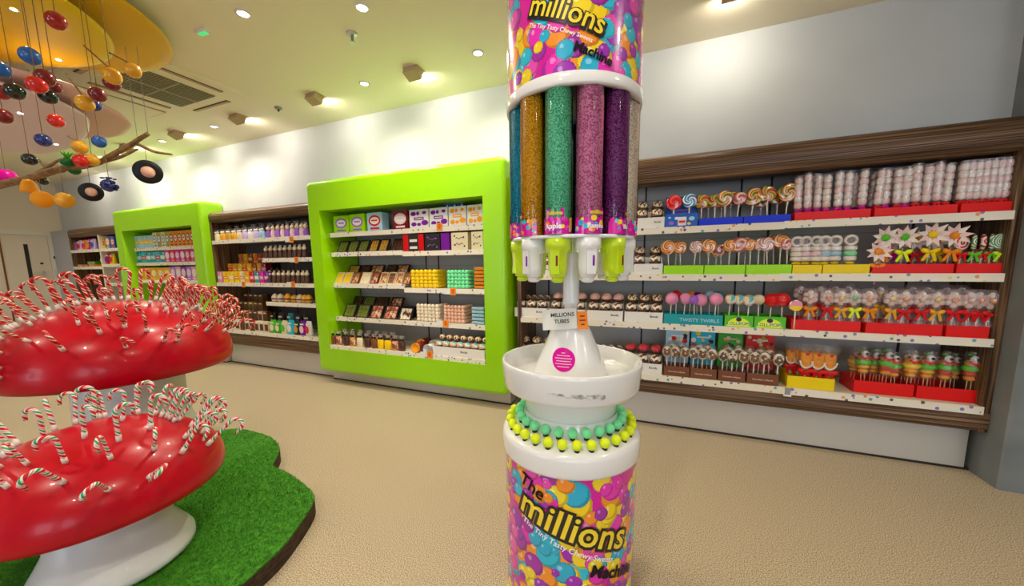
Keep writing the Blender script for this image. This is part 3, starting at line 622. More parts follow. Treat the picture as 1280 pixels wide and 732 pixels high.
def canopy(label, low, zl, up, zu, ml, mu, lights):
    t = thing('canopy_disc', label, 'ceiling decoration', (0, 0, 0))
    _, cx, cy = disc_part('lower_disc', low, zl, .03, ml, t); disc_part('upper_disc', up, zu, .03, mu, t)
    for dx, dy in ((-.25, -.2), (.25, -.2), (0, .25)): obj('hanger_rod', B().cyl(.006, zl + .02, ZC, 8, T=Matrix.Translation((cx + dx, cy + dy, 0))), 'steel', t)
    for x, y in lights:
        p = at(x, y, 2, zl); k = obj('downlight', B().lathe([(.012, zl - .0005), (.02, zl - .004), (.019, zl - .006), (.013, zl - .005)], 20, T=Matrix.Translation((p.x, p.y, 0)), cap=False), 'white_plastic', t)
        obj('lens', B().cyl(.011, zl - .004, zl - .001, 16, T=Matrix.Translation((p.x, p.y, 0))), 'lamp_face', k)
        lamp('disc_lamp', 'SPOT', (p.x, p.y, zl - .03), 5, sun_c, t, None, spot_size=2.4, spot_blend=.8)
canopy('bright yellow double disc hung under the ceiling above the pink one', circle(-3.26, .66, .645, .61, rot=.1), 2.46, circle(-3.27, .86, .70, .70), 2.56, 'disc_yellow', 'disc_ochre', [(17, 11), (73, 74)])
K = .862
low = [(-4.74, 1.18), (-4.52, 1.34), (-4.17, 1.365), (-3.8, 1.315), (-3.47, 1.235), (-3.2, 1.12), (-3.05, .9), (-3.1, .6), (-3.5, .35), (-4.1, .3), (-4.6, .5), (-4.85, .85)]
s_ = (2.2 - 1.2) / .9
low = [(x * s_, y * s_) for x, y in low]
upp = [(-3.30, 1.1), (-3.43, 1.27), (-3.50, 1.32), (-3.6, 1.45), (-3.74, 1.56), (-3.91, 1.617), (-4.15, 1.65), (-4.4, 1.6), (-4.8, 1.4), (-4.9, 1.0), (-4.5, .7), (-3.8, .65), (-3.4, .8)]
canopy('pale pink double disc hung beside the yellow one', low, 2.2, [(x, y) for x, y in upp], 2.275, 'disc_pink', 'disc_rose', [(25, 141), (70, 180)])
DB = 2.3
bp = [deep(x, y, DB) for x, y in ((-60, 246), (0, 231), (40, 222), (75, 211), (100, 208), (125, 202), (145, 191), (160, 183), (172, 175), (185, 167))]
t = thing('branch', 'brown twiggy tree branch hung across the shop with sweets on it', 'branch', (0, 0, 0))
n = len(bp); path = catmull(bp, 4, False)
obj('limb', B().tube(path, [.024 * (1 - .5 * i / (len(path) - 1)) for i in range(len(path))], 10), 'bark', t)
for pts, r in ((((167, 178), (180, 184), (195, 190), (215, 193)), .012), (((124, 203), (145, 198), (160, 192), (172, 186)), .012), (((35, 222), (58, 210), (70, 202), (83, 196)), .012), (((62, 214), (52, 204), (44, 194)), .009), (((10, 230), (40, 219), (80, 214)), .014)):
    pp = catmull([deep(x, y, DB + .01) for x, y in pts], 4, False)
    obj('twig', B().tube(pp, [r * (1 - .5 * i / (len(pp) - 1)) for i in range(len(pp))], 8), 'bark', t)
for i, zt in ((1, 2.199), (8, 2.559), (9, 2.559)): obj('wire', B().cyl(.0015, bp[i].z, zt, 6, T=Matrix.Translation((bp[i].x, bp[i].y, 0))), 'grey', t)
def stick_up(p, top, r, parent):
    q = top - p; obj('rod', B().tube([(0, 0, r * .8), q], .0038 if abs(q.x) + abs(q.y) > .02 else .0016, 6), 'bark', parent)
def bauble(x, y, w, m, label, d, top=None, shape='ball'):
    p = deep(x, y, d); r = w / 2 * d / F
    t = thing('hanging_sweet' if shape != 'ball' else 'bauble', label, 'bauble' if shape == 'ball' else 'sweet', p)
    if shape == 'ball': obj('ball', B().sphere((0, 0, 0), r, 28, 18), m, t)
    if shape == 'gum': obj('drop', B().lathe([(r * .95, -r), (r, -r * .8), (r * .8, .3 * r), (r * .5, r * .85), (0, r)], 24), m, t)
    if shape == 'flat':
        fd = (EYE - p); T = Matrix.Translation((0, 0, 0)) @ fd.to_track_quat('Z', 'Y').to_matrix().to_4x4()
        obj('disc', B().lathe([(r * .9, -.014), (r, -.007), (r, .007), (r * .9, .014)], 36, T=T), m, t)
    if shape == 'wheel':
        fd = (EYE - p) + Vector((0, 0, .2)); T = fd.to_track_quat('Z', 'Y').to_matrix().to_4x4()
        obj('liquorice', B().lathe([(r * .48, -.02), (r * .9, -.02), (r, -.012), (r, .012), (r * .9, .02), (r * .48, .02)], 36, T=T, cap=False), 'black', t)
        obj('filling', B().lathe([(r * .5, -.019), (r * .5, .019)], 30, T=T), 'peach', t)
    if shape == 'berry':
        b = B(); qq = random.Random(3)
        for k in range(46): 
            v = Vector((qq.gauss(0, 1), qq.gauss(0, 1), qq.gauss(0, 1))).normalized() * r * .85; b.sphere((v.x, v.y, v.z * .85), r * .3, 8, 6)
        obj('fruit', b, m, t); b = B()
        for k in range(5): b.sphere((r * .7 * math.cos(k * 1.25), r * .7 * math.sin(k * 1.25), r * 1.15), r * .4, 8, 6, 0, (1, .5, .35), Matrix.Rotation(k * .2, 4, 'Z'))
        obj('leaves', b, m, t)
    if shape == 'pine':
        obj('fruit', B().sphere((0, 0, 0), r, 16, 10, 0, (1, 1, .8)), m, t); b = B()
        for k in range(9): b.tube([(0, 0, r * .7), (r * .5 * math.cos(k * .7), r * .5 * math.sin(k * .7), r * 1.4), (r * .9 * math.cos(k * .7), r * .9 * math.sin(k * .7), r * 1.8)], [r * .18, r * .14, r * .02], 5)
        obj('leaves', b, 'leaf', t)
    if top is not None: stick_up(p, top, r, t)
    return t
def up_to(x, y, d, z): p = deep(x, y, d); return Vector((p.x, p.y, max(z, p.z + .06)))
zY, zP = 2.465, 2.205
C('dark_green', (.012, .14, .03), .35); C('deep_red', (.4, .006, .008), .2, coat=.5); C('bright_red', (.72, .012, .01), .22, coat=.5); C('royal_blue', (.01, .13, .5), .22, coat=.5); C('navy', (.01, .03, .2), .22, coat=.5)
C('black_gloss', (.006, .016, .012), .15, coat=.6); C('amber', (.84, .4, .015), .25, coat=.4); C('tangerine', (.92, .36, .01), .4)
D1 = 1.62
for x, y, w, m, lb, d, zt in (
    (70, 26, 20, 'deep_red', 'dark red bauble high against the yellow disc', 1.5, zY), (37.5, 70, 20, 'royal_blue', 'royal blue bauble hung under the middle of the yellow disc', D1, zY), (1, 87, 18, 'royal_blue', 'blue bauble cut by the photo edge beneath the yellow disc', D1, zY),
    (18, 114, 19, 'black_gloss', 'black bauble against the pink disc, nearest its outer side', D1, zY), (1, 115, 17, 'deep_red', 'maroon bauble cut by the photo edge beside the black one', D1, zY), (46, 106, 19, 'bright_red', 'bright red bauble at the front of the dark cluster', 1.55, zY),
    (56, 97, 19, 'maroon', 'maroon bauble on top of the cluster over the pink disc', 1.62, zY), (69, 109, 13, 'maroon', 'small maroon bauble tucked behind the bright red one', 1.75, zY), (60, 120, 18, 'black_gloss', 'black bauble at the bottom of the cluster', 1.7, zY),
    (122, 118, 17, 'maroon', 'maroon bauble hung in front of the air unit', D1, zY), (118, 131, 14, 'navy', 'small navy bauble behind the maroon and yellow pair', 1.78, zY),
    (140, 104, 17, 'maroon', 'maroon bauble half hidden behind an amber one', 1.72, zY), (70, 151, 15, 'bright_red', 'bright red bauble alone against the pink disc', 1.9, zP), (54, 175, 15, 'navy', 'navy blue bauble against the pink disc', 1.9, zP),
    (4, 145, 17, 'maroon', 'maroon bauble at the photo edge under the pink disc', 1.85, zP), (124, 177, 14, 'royal_blue', 'blue bauble at the tip of the pink disc', 2.25, zP + .07), (37, 199, 14, 'black_gloss', 'black bauble just above the branch', 2.15, zP),
    (101, 201, 15, 'bright_red', 'red bauble resting against the branch', 2.2, zP), (115, 200, 14, 'amber', 'amber bauble at the fork of the branch beside the red one', 2.24, zP)):
    bauble(x, y, w, m, lb, d, up_to(x, y, d, zt))
for x, y, w, m, lb, d, tx, ty in ((106, 129, 18, 'amber', 'amber bauble beside the small navy one', D1, 82, 91), (140, 95, 19, 'amber', 'amber bauble on a long slanting rod over the air unit', D1, 105, 57), (166, 88, 17, 'amber', 'amber bauble against the ochre upper disc', D1, 137, 66), (100, 184, 15, 'amber', 'amber bauble above the branch, under the pink disc', 2.1, 85, 170)):
    bauble(x, y, w, m, lb, d, deep(tx, ty, d + .02))
bz = lambda x: min(bp, key=lambda p: abs(p.x - deep(x, 200, DB).x)).z
bauble(85, 203, 14, 'dark_green', 'green pineapple shaped sweet on the branch', 2.2, None, 'pine'); bauble(93, 212, 12, 'dark_green', 'green bauble under the pineapple shaped sweet', 2.32)
bauble(54, 226, 10, 'black_gloss', 'tiny black bauble below the branch', 2.35, up_to(54, 226, 2.35, bz(54))); bauble(8, 222, 20, 'magenta', 'magenta bauble behind the branch at the photo edge', 2.4, up_to(8, 222, 2.4, 2.2))
bauble(36, 232, 16, 'tangerine', 'orange gumdrop sweet hanging below the branch', 2.25, up_to(36, 232, 2.25, bz(36)), 'gum')
bauble(53, 249, 20, 'tangerine', 'larger flat orange sweet hanging below the branch', 2.25, up_to(53, 249, 2.25, bz(53)), 'flat'); bauble(81, 250, 18, 'amber', 'amber flat sweet hanging beside the larger orange one', 2.28, up_to(81, 250, 2.28, bz(81)), 'flat')
bauble(185, 215, 28, 'black', 'larger black liquorice wheel with peach centre on the branch tip', 2.3, up_to(185, 215, 2.3, deep(185, 188, 2.3).z), 'wheel'); bauble(114, 240, 22, 'black', 'smaller black liquorice wheel with peach centre', 2.3, up_to(114, 240, 2.3, bz(114)), 'wheel')
bauble(137, 232, 15, 'navy', 'dark blue berry sweet hung between the liquorice wheels', 2.28, up_to(137, 232, 2.28, bz(137)), 'berry')
# ---------------------------------------------------------------- sweets: how each kind is made (base at 0, front towards -Y)
RX = Matrix.Rotation(PI / 2, 4, 'X')
M['sw_rainbow'] = swirl_mat('swirl_rainbow', [(.1, .28, .04), (.85, .6, .05), (.7, .05, .03), (.9, .8, .5), (.8, .25, .02), (.12, .05, .04)], 2, 24)
M['sw_rainbow2'] = swirl_mat('swirl_rainbow_dark', [(.75, .12, .02), (.9, .65, .1), (.15, .3, .05), (.85, .35, .05), (.25, .04, .06)], 3, 18)
M['sw_orange'] = swirl_mat('swirl_orange', [(.8, .18, .015), (.9, .5, .12), (.65, .08, .02), (.92, .72, .4)], 2, 30)
M['sw_pink'] = swirl_mat('swirl_pink', [(.65, .12, .1), (.9, .7, .62), (.75, .3, .1), (.45, .06, .2)], 2, 30)
M['sw_white'] = swirl_mat('swirl_white', [(.88, .8, .74), (.75, .3, .15), (.9, .82, .8), (.6, .2, .3)], 3, 26)
M['sw_red'] = swirl_mat('swirl_red', [(.8, .02, .02), (.9, .12, .08), (.7, .0, .03)], 2, 26)
M['sw_blue'] = swirl_mat('swirl_blue', [(.02, .1, .4), (.55, .75, .88), (.03, .3, .6), (.8, .88, .92)], 2, 24)
M['sw_redwhite'] = swirl_mat('swirl_red_white', [(.75, .02, .03), (.9, .82, .78)], 1, 60); M['sw_greenwhite'] = swirl_mat('swirl_green_white', [(.05, .35, .12), (.88, .88, .8), (.1, .4, .2), (.75, .8, .6)], 1, 50)
M['nuts'] = blotch('nut_clusters', [(.13, .05, .02), (.75, .55, .3), (.1, .03, .015), (.85, .72, .5)], 75)
M['drizzle'] = blotch('white_drizzle', [(.88, .78, .62), (.85, .72, .55), (.12, .04, .02)], 42)
M['sprinkle'] = blotch('pink_sprinkle', [(.85, .5, .42), (.88, .58, .5), (.8, .42, .36)], 160)
M['berry_bits'] = blotch('red_fruit_pieces', [(.7, .04, .06), (.8, .14, .12), (.5, .02, .05)], 60)
M['marsh_pink'] = C('marsh_pink', (.9, .64, .62), .6); M['marsh_white'] = C('marsh_white', (.9, .8, .74), .6)
M['fruit_bits'] = blotch('dried_fruit', [(.5, .2, .06), (.75, .35, .12), (.25, .08, .03), (.8, .6, .35)], 55)
M['fruit_red'] = blotch('red_nut_pieces', [(.5, .1, .05), (.7, .3, .18), (.25, .05, .03), (.8, .62, .45)], 50)
def stick(root, h, r=.0035, m='stick', x=0): return obj('stick', B().cyl(r, .0045, h, 8, T=Matrix.Translation((x, 0, 0))), m, root)
def swirl_lolly(root, m, r, h):
    stick(root, h + r * .3); e = r * .16
    obj('candy', B().lathe([(0, -e), (r * .8, -e), (r * .95, -e * .7), (r, 0), (r * .95, e * .7), (r * .8, e), (0, e)], 28, T=RX), m, root, (0, 0, h + r))
    obj('wrapper', B().lathe([(.004, 0), (.011, .02), (.015, .04)], 10, T=Matrix.Translation((0, 0, h - .03)), cap=False), 'film_dense', root)
def ball_lolly(root, m, r, h):
    stick(root, h + r * .3); obj('candy', B().sphere((0, 0, 0), r, 20, 14, 0, (1, .8, 1)), m, root, (0, 0, h + r))
    obj('wrapper', B().lathe([(.004, -r * .5), (r * .55, 0), (r * .9, r * .5)], 12, T=Matrix.Translation((0, 0, h)), cap=False), 'film', root)
def bow(b, z, y, k=1.0, mi=0):                             # two loops, a knot and two splayed tails
    for sgn in (-1, 1):
        b.sphere((0, 0, 0), .0135 * k, 9, 6, mi, (1.25, .5, .75), Matrix.Translation((sgn * .016 * k, y, z + .004 * k)) @ Matrix.Rotation(-sgn * .45, 4, 'Y'))
        b.box(-.0055 * k, .0055 * k, -.0015, .0015, -.042 * k, 0, mi, Matrix.Translation((sgn * .004 * k, y - .004, z)) @ Matrix.Rotation(-sgn * .4, 4, 'Y') @ Matrix.Rotation(.15, 4, 'X'))
    return b.sphere((0, y - .004, z), .007 * k, 8, 6, mi)
def kebab(root, mr, v=0):
    stick(root, .1, .003, 'wood_stick'); b = B(); r = .0205
    for k in range(5):
        z = .08 + k * .0375
        b.lathe([(r * .74, z), (r * .97, z + .007), (r * 1.03, z + .018), (r * .95, z + .03), (r * .72, z + .037)], 14, ((0, 1, 0, 1, 0), (1, 1, 0, 1, 1), (1, 0, 1, 1, 0), (0, 1, 1, 0, 1))[v][k])
    obj('marshmallows', b, ['marsh_pink', 'marsh_white'], root)
    obj('wrapper', B().lathe([(.008, .06), (r * 1.1, .085), (r * 1.08, .15), (r * 1.14, .2), (r * 1.06, .255), (r * 1.2, .278)], 10, cap=False), 'film_dense', root)
    obj('ribbon', B().sphere((0, -.004, .066), .014, 8, 6, 0, (1.5, .8, .7)).box(-.012, -.004, -.012, -.009, .035, .066).box(.004, .012, -.012, -.009, .04, .066), mr, root)
def dummy_sweet(root, m2):
    stick(root, .08, .003, 'wood_stick'); b = B()
    for k, mi in enumerate((0, 1, 0)): b.lathe([(.026, .075 + k * .03), (.031, .082 + k * .03), (.031, .095 + k * .03), (.026, .102 + k * .03)], 18, mi)
    obj('discs', b, ['marsh_white', m2], root)
    b = B(); b.tube([(.026 * math.cos(a), 0, .195 + .026 * math.sin(a)) for a in [2 * PI * k / 20 for k in range(21)]], .008, 8)
    obj('ring', b, 'marsh_white', root); obj('ribbon', B().sphere((0, -.008, .062), .016, 8, 6, 0, (1.5, .8, .6)), 'yellow', root)
    obj('wrapper', B().lathe([(.01, .055), (.036, .08), (.036, .17), (.03, .215)], 10, cap=False), 'film', root)
def flower_sweet(root, mc, mr):
    stick(root, .13, .003, 'wood_stick'); b = B()
    for k in range(9):
        T = Matrix.Translation((0, 0, .185)) @ Matrix.Rotation(2 * PI * k / 9, 4, 'Y')
        b.add([(0, -.006, .012), (-.013, -.016, .03), (0, -.026, .062), (.013, -.016, .03), (0, .002, .035)], [(0, 3, 2, 1), (0, 1, 4), (1, 2, 4), (2, 3, 4), (3, 0, 4)], k % 2, False, T)
    obj('petals', b, ['marsh_pink', 'marsh_white'], root); obj('centre', B().sphere((0, -.012, .185), .017, 14, 10, 0, (1, .7, 1)), mc, root)
    obj('ribbon', bow(B(), .105, -.014, 1.15), mr, root)
    obj('wrapper', B().lathe([(.02, .065), (.008, .105), (.03, .14)], 9, cap=False), 'film', root)
def twist_disc(root, m, mr, ang):
    stick(root, .12, .003, 'wood_stick'); T = Matrix.Rotation(math.radians(ang), 4, 'Z')
    obj('candy', B().lathe([(0, -.009), (.034, -.009), (.042, -.004), (.042, .004), (.034, .009), (0, .009)], 26, T=T @ RX), m, root, (0, 0, .165))
    obj('ribbon', bow(B(), .1, -.012, 1.0), mr, root)
    obj('wrapper', B().lathe([(.026, .05), (.007, .1), (.03, .13)], 9, cap=False), 'film', root)
def bouquet(root, mc, mr):
    stick(root, .15, .003, 'wood_stick'); b = B()
    for k in range(6): b.sphere((.026 * math.cos(k * PI / 3 + .5), -.004, .2 + .03 * math.sin(k * PI / 3 + .5)), .0155, 10, 8, k % 2)
    b.sphere((0, .018, .2), .03, 12, 8, 0)
    obj('petals', b, ['marsh_pink', 'marsh_white'], root); obj('centre', B().sphere((0, -.02, .202), .015, 12, 8), mc, root)
    obj('bow', bow(B(), .128, -.02, 1.2), mr, root)
    obj('wrapper', B().lathe([(.036, .06), (.01, .125), (.028, .15), (.042, .19), (.042, .235), (.028, .26)], 11, cap=False), 'film_dense', root)
def face_lolly(root, kind):
    stick(root, .13, .0035); e = .012
    obj('candy', B().lathe([(0, -e), (.8, -e), (1, 0), (.8, e), (0, e)], 24, T=RX @ Matrix.Diagonal((.031, .041, 1, 1))), 'white_choc', root, (0, 0, .165))
    b = B()
    if kind == 'panda': parts = ((-.011, .012, .006), (.011, .012, .006), (0, -.002, .004), (-.02, .033, .009), (.02, .033, .009), (0, -.026, .013))
    elif kind == 'bear': parts = ((0, -.004, .019), (-.014, .018, .008), (.014, .018, .008))
    elif kind == 'tree': parts = ((0, .012, .013), (-.01, -.006, .012), (.01, -.006, .012), (0, -.024, .007))
    else: parts = ((-.006, .01, .014), (.008, -.008, .015), (-.004, -.022, .009))
    for x, z, r in parts: b.sphere((x, -e, .165 + z), r * 1.25, 10, 8, 0, (1, .35, 1))
    if kind != 'panda': b.sphere((0, -e - .003, .167), .007, 8, 6, 1)
    obj('picture', b, ['choc' if kind in ('panda', 'tree') else 'milk_choc', 'white_choc'], root)
    obj('wrapper', B().lathe([(.02, .078), (.007, .105), (.02, .125), (.036, .165), (.034, .205), (.02, .225)], 10, cap=False), 'film', root)
def burger_kebab(root, v):
    for x in (-.008, .008): stick(root, .13, .0022, 'wood_stick', x)
    cols = [('tangerine', 'red', 'leaf', 'orange'), ('amber', 'tangerine', 'yellow', 'tangerine'), ('tangerine', 'amber', 'leaf', 'orange')][v]
    b = B()
    for k, rr in enumerate((.024, .029, .036, .028)): b.sphere((0, 0, .115 + k * .026), rr, 14, 8, k, (1, .9, .55))
    obj('gummies', b, cols[:4], root)
    obj('eyeball', B().sphere((.004, -.012, .216), .0165, 14, 10, 0).sphere((.006, -.0255, .217), .0085, 10, 8, 1).tube([(-.022, -.02, .202), (-.006, -.032, .192), (.018, -.026, .197)], .007, 6, 2), ['white_card' if v != 1 else 'peach', 'near_black', 'red'], root)
    if v != 1: obj('leaf', B().sphere((-.004, .004, .236), .012, 10, 6, 0, (1.2, .7, .4)), 'leaf', root)
    obj('wrapper', B().lathe([(.02, .09), (.036, .14), (.038, .2), (.024, .255)], 9, cap=False), 'film', root)
def jelly_cup(root):
    stick(root, .08, .003, 'wood_stick')
    obj('cup', B().lathe([(0, .10), (.5, .105), (.85, .125), (1, .155), (1.05, .20)], 20, T=Matrix.Diagonal((.028, .022, 1, 1)), cap=False), 'tangerine', root)
    obj('rim', B().tube([(.029 * math.cos(a), -.016, .155 + .04 * math.sin(a)) for a in [PI + PI * k / 12 for k in range(13)]], .005, 6), 'marsh_white', root)
    obj('jelly', B().sphere((0, -.006, .145), .021, 14, 10, 0, (1, .8, .9)).sphere((0, -.018, .195), .01, 10, 8, 1).sphere((0, -.01, .175), .017, 12, 8, 0), ['orange', 'red'], root)
    obj('bow', bow(B(), .09, -.014, 1.3), 'red', root)
    obj('wrapper', B().lathe([(.024, .05), (.012, .085), (.034, .12), (.036, .19), (.05, .24)], 10, cap=False), 'film', root)
def choc_cup(root, m1, m2, r):
    obj('cup', B().lathe([(r * .7, 0), (r * .98, r * .5), (r, r * .62), (r * .9, r * .75)], 18), 'choc', root)
    obj('topping', B().sphere((0, 0, r * 1.02), r * .97, 16, 10, 0, (1, 1, .86)), m1, root)
    obj('twist', B().sphere((r * .1, -r * .55, r * 1.05), r * .4, 10, 8, 0, (1.2, .6, .8)), m2, root)
def carton(root, w, d, h, base, acc, kind):
    g = min(w, h) * .03
    o = obj('box', B().loft([[(x, y, z) for x, y in ((-w / 2 + i, i), (w / 2 - i, i), (w / 2 - i, d - i), (-w / 2 + i, d - i))] for i, z in ((g, 0), (0, g), (0, h - g), (g, h))], 0, False)
            .add([(-w / 2 + g, g, h), (w / 2 - g, g, h), (w / 2 - g, d - g, h), (-w / 2 + g, d - g, h)], [(0, 1, 2, 3)]), base, root)
    b = B(); e = -.0012
    def oval(cx, cz, rx, rz, mi=0, k=0): b.add([(cx + rx * math.cos(2 * PI * j / 20), e - k * .0006, cz + rz * math.sin(2 * PI * j / 20)) for j in range(20)], [tuple(range(20))], mi)
    def rect(x0, x1, z0, z1, mi=0, k=0): b.add([(x0, e - k * .0006, z0), (x1, e - k * .0006, z0), (x1, e - k * .0006, z1), (x0, e - k * .0006, z1)], [(0, 1, 2, 3)], mi)
    if kind == 'oval': oval(0, h * .55, w * .4, h * .3); oval(0, h * .55, w * .3, h * .2, 1, 1); rect(-w * .2, w * .2, h * .52, h * .6, 0, 2); rect(-w * .3, w * .3, h * .08, h * .18)
    if kind == 'blob':
        for x, z, r in ((-.36, .85, .16), (.38, .2, .2), (-.34, .12, .16), (.36, .9, .12), (0, .1, .12)): oval(x * w * .8, h * (.12 + z * .76), w * r * .9, h * r * .7)
        rect(-w * .26, w * .26, h * .42, h * .58, 0, 1); rect(-w * .2, w * .2, h * .48, h * .52, 1, 2); oval(-.05 * w, h * .78, w * .08, h * .1)
    if kind == 'band': rect(-w * .46, w * .46, h * .3, h * .62); rect(-w * .3, w * .3, h * .42, h * .5, 1, 1); oval(w * .25, h * .8, w * .12, h * .09, 0)
    if kind == 'dots':
        for x, z in ((-.3, .8), (.25, .72), (-.28, .3), (.3, .22)): oval(x * w, z * h, w * .05, h * .05)
        for z in (.35, .68): b.tube([(w * (-.22 + .07 * k), e - .001, h * (z + .05 * math.sin(k * 1.6))) for k in range(7)], w * .015, 5, 0)
    if kind == 'stripes': rect(-w * .5, -w * .25, 0, h, 0); rect(w * .25, w * .5, 0, h, 0); rect(-w * .18, w * .18, h * .55, h * .7, 1); rect(-w * .18, w * .18, h * .15, h * .3, 1)
    if kind == 'window': rect(-w * .4, w * .4, h * .12, h * .75); rect(-w * .3, w * .3, h * .8, h * .9, 1)
    if b.f: obj('front_print', b, [acc, 'white_card'], root)
def slab(root, w, h, m, mf):
    T = Matrix.Rotation(math.radians(-28), 4, 'X')
    obj('tray', B().box(-w / 2, w / 2, 0, .014, 0, h, 0, T).box(-w / 2, -w * .43, -.006, 0, 0, h, 0, T).box(w * .43, w / 2, -.006, 0, 0, h, 0, T).box(-w * .43, w * .43, -.006, 0, 0, h * .06, 0, T).box(-w * .43, w * .43, -.006, 0, h * .94, h, 0, T), mf, root)
    b = B(); 
    for i in range(3):
        for j in range(3): b.box(-w * .42 + w * .28 * i + .003, -w * .42 + w * .28 * (i + 1) - .003, -.005, .001, h * .07 + h * .288 * j, h * .07 + h * .288 * (j + 1) - .004, 0, T)
    obj('chocolate', b, m, root)
def egg_tray(root, m, w):
    b = B().box(-w / 2, w / 2, .012, .17, 0, .008)
    for i in range(6): 
        x = -w / 2 + w * (i + .5) / 6
        b.sphere((x, .016, .014), w / 12, 10, 6, 0, (1, .8, 1))
        b.sphere((w / 2 - .012, .03 + i * .025, .014), w / 13, 8, 6)
    obj('sweets', b, m, root); obj('base', B().box(-w / 2 + .003, w / 2 - .003, .014, .168, -.003, .002), 'near_black', root)
def ribbon_bag(root, w, h, m, mr):
    lp = []
    for k, (s, z) in enumerate(((.85, 0), (1, .08), (1.04, .35), (.98, .56), (.7, .66), (.42, .70), (.62, .8), (.95, 1))):
        lp.append([(w / 2 * s * math.cos(a) * (1 + .06 * math.sin(3 * a + k)), w * .32 * s * math.sin(a), h * z) for a in [2 * PI * j / 14 for j in range(14)]])
    b = B().loft(lp[:5]); b.add(lp[0], [tuple(range(13, -1, -1))]); obj('pouch', b, m, root); obj('frill', B().loft(lp[4:]), 'film_dense', root)
    obj('ribbon', B().sphere((-w * .2, -w * .12, h * .74), w * .2, 8, 6, 0, (1.2, .6, .8)).sphere((w * .2, -w * .12, h * .74), w * .2, 8, 6, 0, (1.2, .6, .8)).box(-w * .06, w * .02, -w * .2, -w * .17, h * .55, h * .74), mr, root)
def figure(root, mb, mh):
    obj('body', B().lathe([(.024, 0), (.028, .01), (.03, .04), (.022, .075), (.018, .085)], 16), mb, root)
    obj('head', B().sphere((0, -.004, .1), .022, 14, 10), mh, root)
    obj('ears', B().sphere((-.01, 0, .128), .008, 8, 6, 0, (.7, .6, 1.8)).sphere((.01, 0, .128), .008, 8, 6, 0, (.7, .6, 1.8)), mh, root)
def tin(root, m, ml, r):
    T = Matrix.Rotation(-PI / 2, 4, 'X')
    obj('can', B().lathe([(r * .95, .004), (r * .95, .12)], 28, T=T), ml, root, (0, 0, r)); obj('lid', B().lathe([(0, 0), (r * .86, 0), (r * .88, -.004), (r, -.004), (r, .01), (r * .95, .012)], 28, T=T, cap=False), m, root, (0, 0, r))
def printed_pouch(root, w, h, m, acc):
    lp = []
    for s, dd, z in ((.92, 1, 0), (1, 1.1, .06), (1, 1, .45), (.97, .5, .85), (.97, .08, .94), (.97, .06, 1)):
        lp.append([(w / 2 * s * (1 if math.cos(a) > 0 else -1) * abs(math.cos(a)) ** .5, .028 * dd * (1 if math.sin(a) > 0 else -1) * abs(math.sin(a)) ** .8, h * z) for a in [2 * PI * j / 16 for j in range(16)]])
    b = B().loft(lp); b.add(lp[-1], [tuple(range(16))]); b.add(lp[0], [tuple(range(15, -1, -1))]); obj('pouch', b, m, root)
    b = B(); b.add([(w * .36 * math.cos(2 * PI * j / 20), -.034, h * .42 + h * .26 * math.sin(2 * PI * j / 20)) for j in range(20)], [tuple(range(20))]); b.box(-w * .3, w * .3, -.027, -.024, h * .72, h * .82, 1)
    obj('front_print', b, [acc, 'white_card'], root)
def open_box(w, d, h, hb, th=.003):
    b = B().box(-w / 2, w / 2, 0, th, 0, h).box(-w / 2, w / 2, d - th, d, 0, max(h, hb * .0 + h)).box(-w / 2, w / 2, th, d - th, 0, th)
    for s in (-1, 1):
        x0, x1 = sorted((s * w / 2, s * (w / 2 - th)))
        b.prism([(th, th), (d - th, th), (d - th, h), (th, h)], x0, x1, 0, None, Matrix(((0, 0, 1, 0), (1, 0, 0, 0), (0, 1, 0, 0), (0, 0, 0, 1))))
    if hb > h: b.box(-w / 2, w / 2, d - th, d, h, hb)
    return b
def tray(px0, px1, py, z, h, m, label, group, d=.2, y=2.737, hb=0, words=None, inset=.003):
    x0, x1 = at(px0, py, 1, y).x + inset, at(px1, py, 1, y).x - inset
    t = thing('display_box', label, 'display box', ((x0 + x1) / 2, y, z), group)
    obj('carton', open_box(x1 - x0, d, h, hb), m, t)
    if words:
        w, s, x, zz, ink, rot = words; b = B(); text(b, w, s * (x1 - x0), 0, lambda a, c: (x * (x1 - x0) + a, -.0012, zz * h + c), .015, math.radians(rot)); obj('lettering', b, ink, t)
    return t, x0, x1
BONDS = ('Bonds', .2, .18, .5, 'near_black', 0)
# ---------------------------------------------------------------- right-hand unit, top shelf
Z1, Z2, Z3, Z4 = S1 - .003, S2 - .003, S3 - .003, S4 - .003
def choc_tray(px0, px1, py, z, tops, lows, label, where, h=.075, mt='choc balls'):
    """white open tray with two steps of chocolate cups"""
    _, x0, x1 = tray(px0, px1, py, z, h, 'white_card', label, 'white chocolate trays', .2, 2.737, 0, BONDS)
    for k, (items, y, zz) in enumerate(((lows, 2.776, z + .06), (tops, 2.832, z + .122))):
        tag(obj('riser', B().box(x0 + .005, x1 - .005, y - .03, y + .028, z + .004, zz - .001), 'white_card'), ('lower', 'upper')[k] + ' white card step ' + where, 'display step')
        n = len(items)
        for i, (m1, m2, look) in enumerate(items):
            p = (x1 - x0) / n
            place(choc_cup, (m1, m2, min(.041, p * .48)), 'chocolate_cup', look + ordinal(i, n) + (' in front ' if k == 0 else ' at the back ') + where, 'chocolate', (x0 + p * (i + .5), y, zz), 'chocolate cups ' + where)
NUT = ('nuts', 'white_choc', 'nutty chocolate cup'); PNK = ('sprinkle', 'sprinkle', 'pink topped chocolate cup'); WHT = ('drizzle', 'white_choc', 'white drizzled chocolate cup'); BRY = ('berry_bits', 'red', 'red fruit chocolate cup')
GRN = ('nuts', 'green', 'green wrapped chocolate'); BLU = ('nuts', 'blue', 'blue wrapped chocolate')
choc_tray(792, 831, 280, Z1, [('nuts', 'choc', 'nutty chocolate')] * 2, [GRN] * 2, 'white open tray of green wrapped chocolates on the top shelf', 'in the top tray')
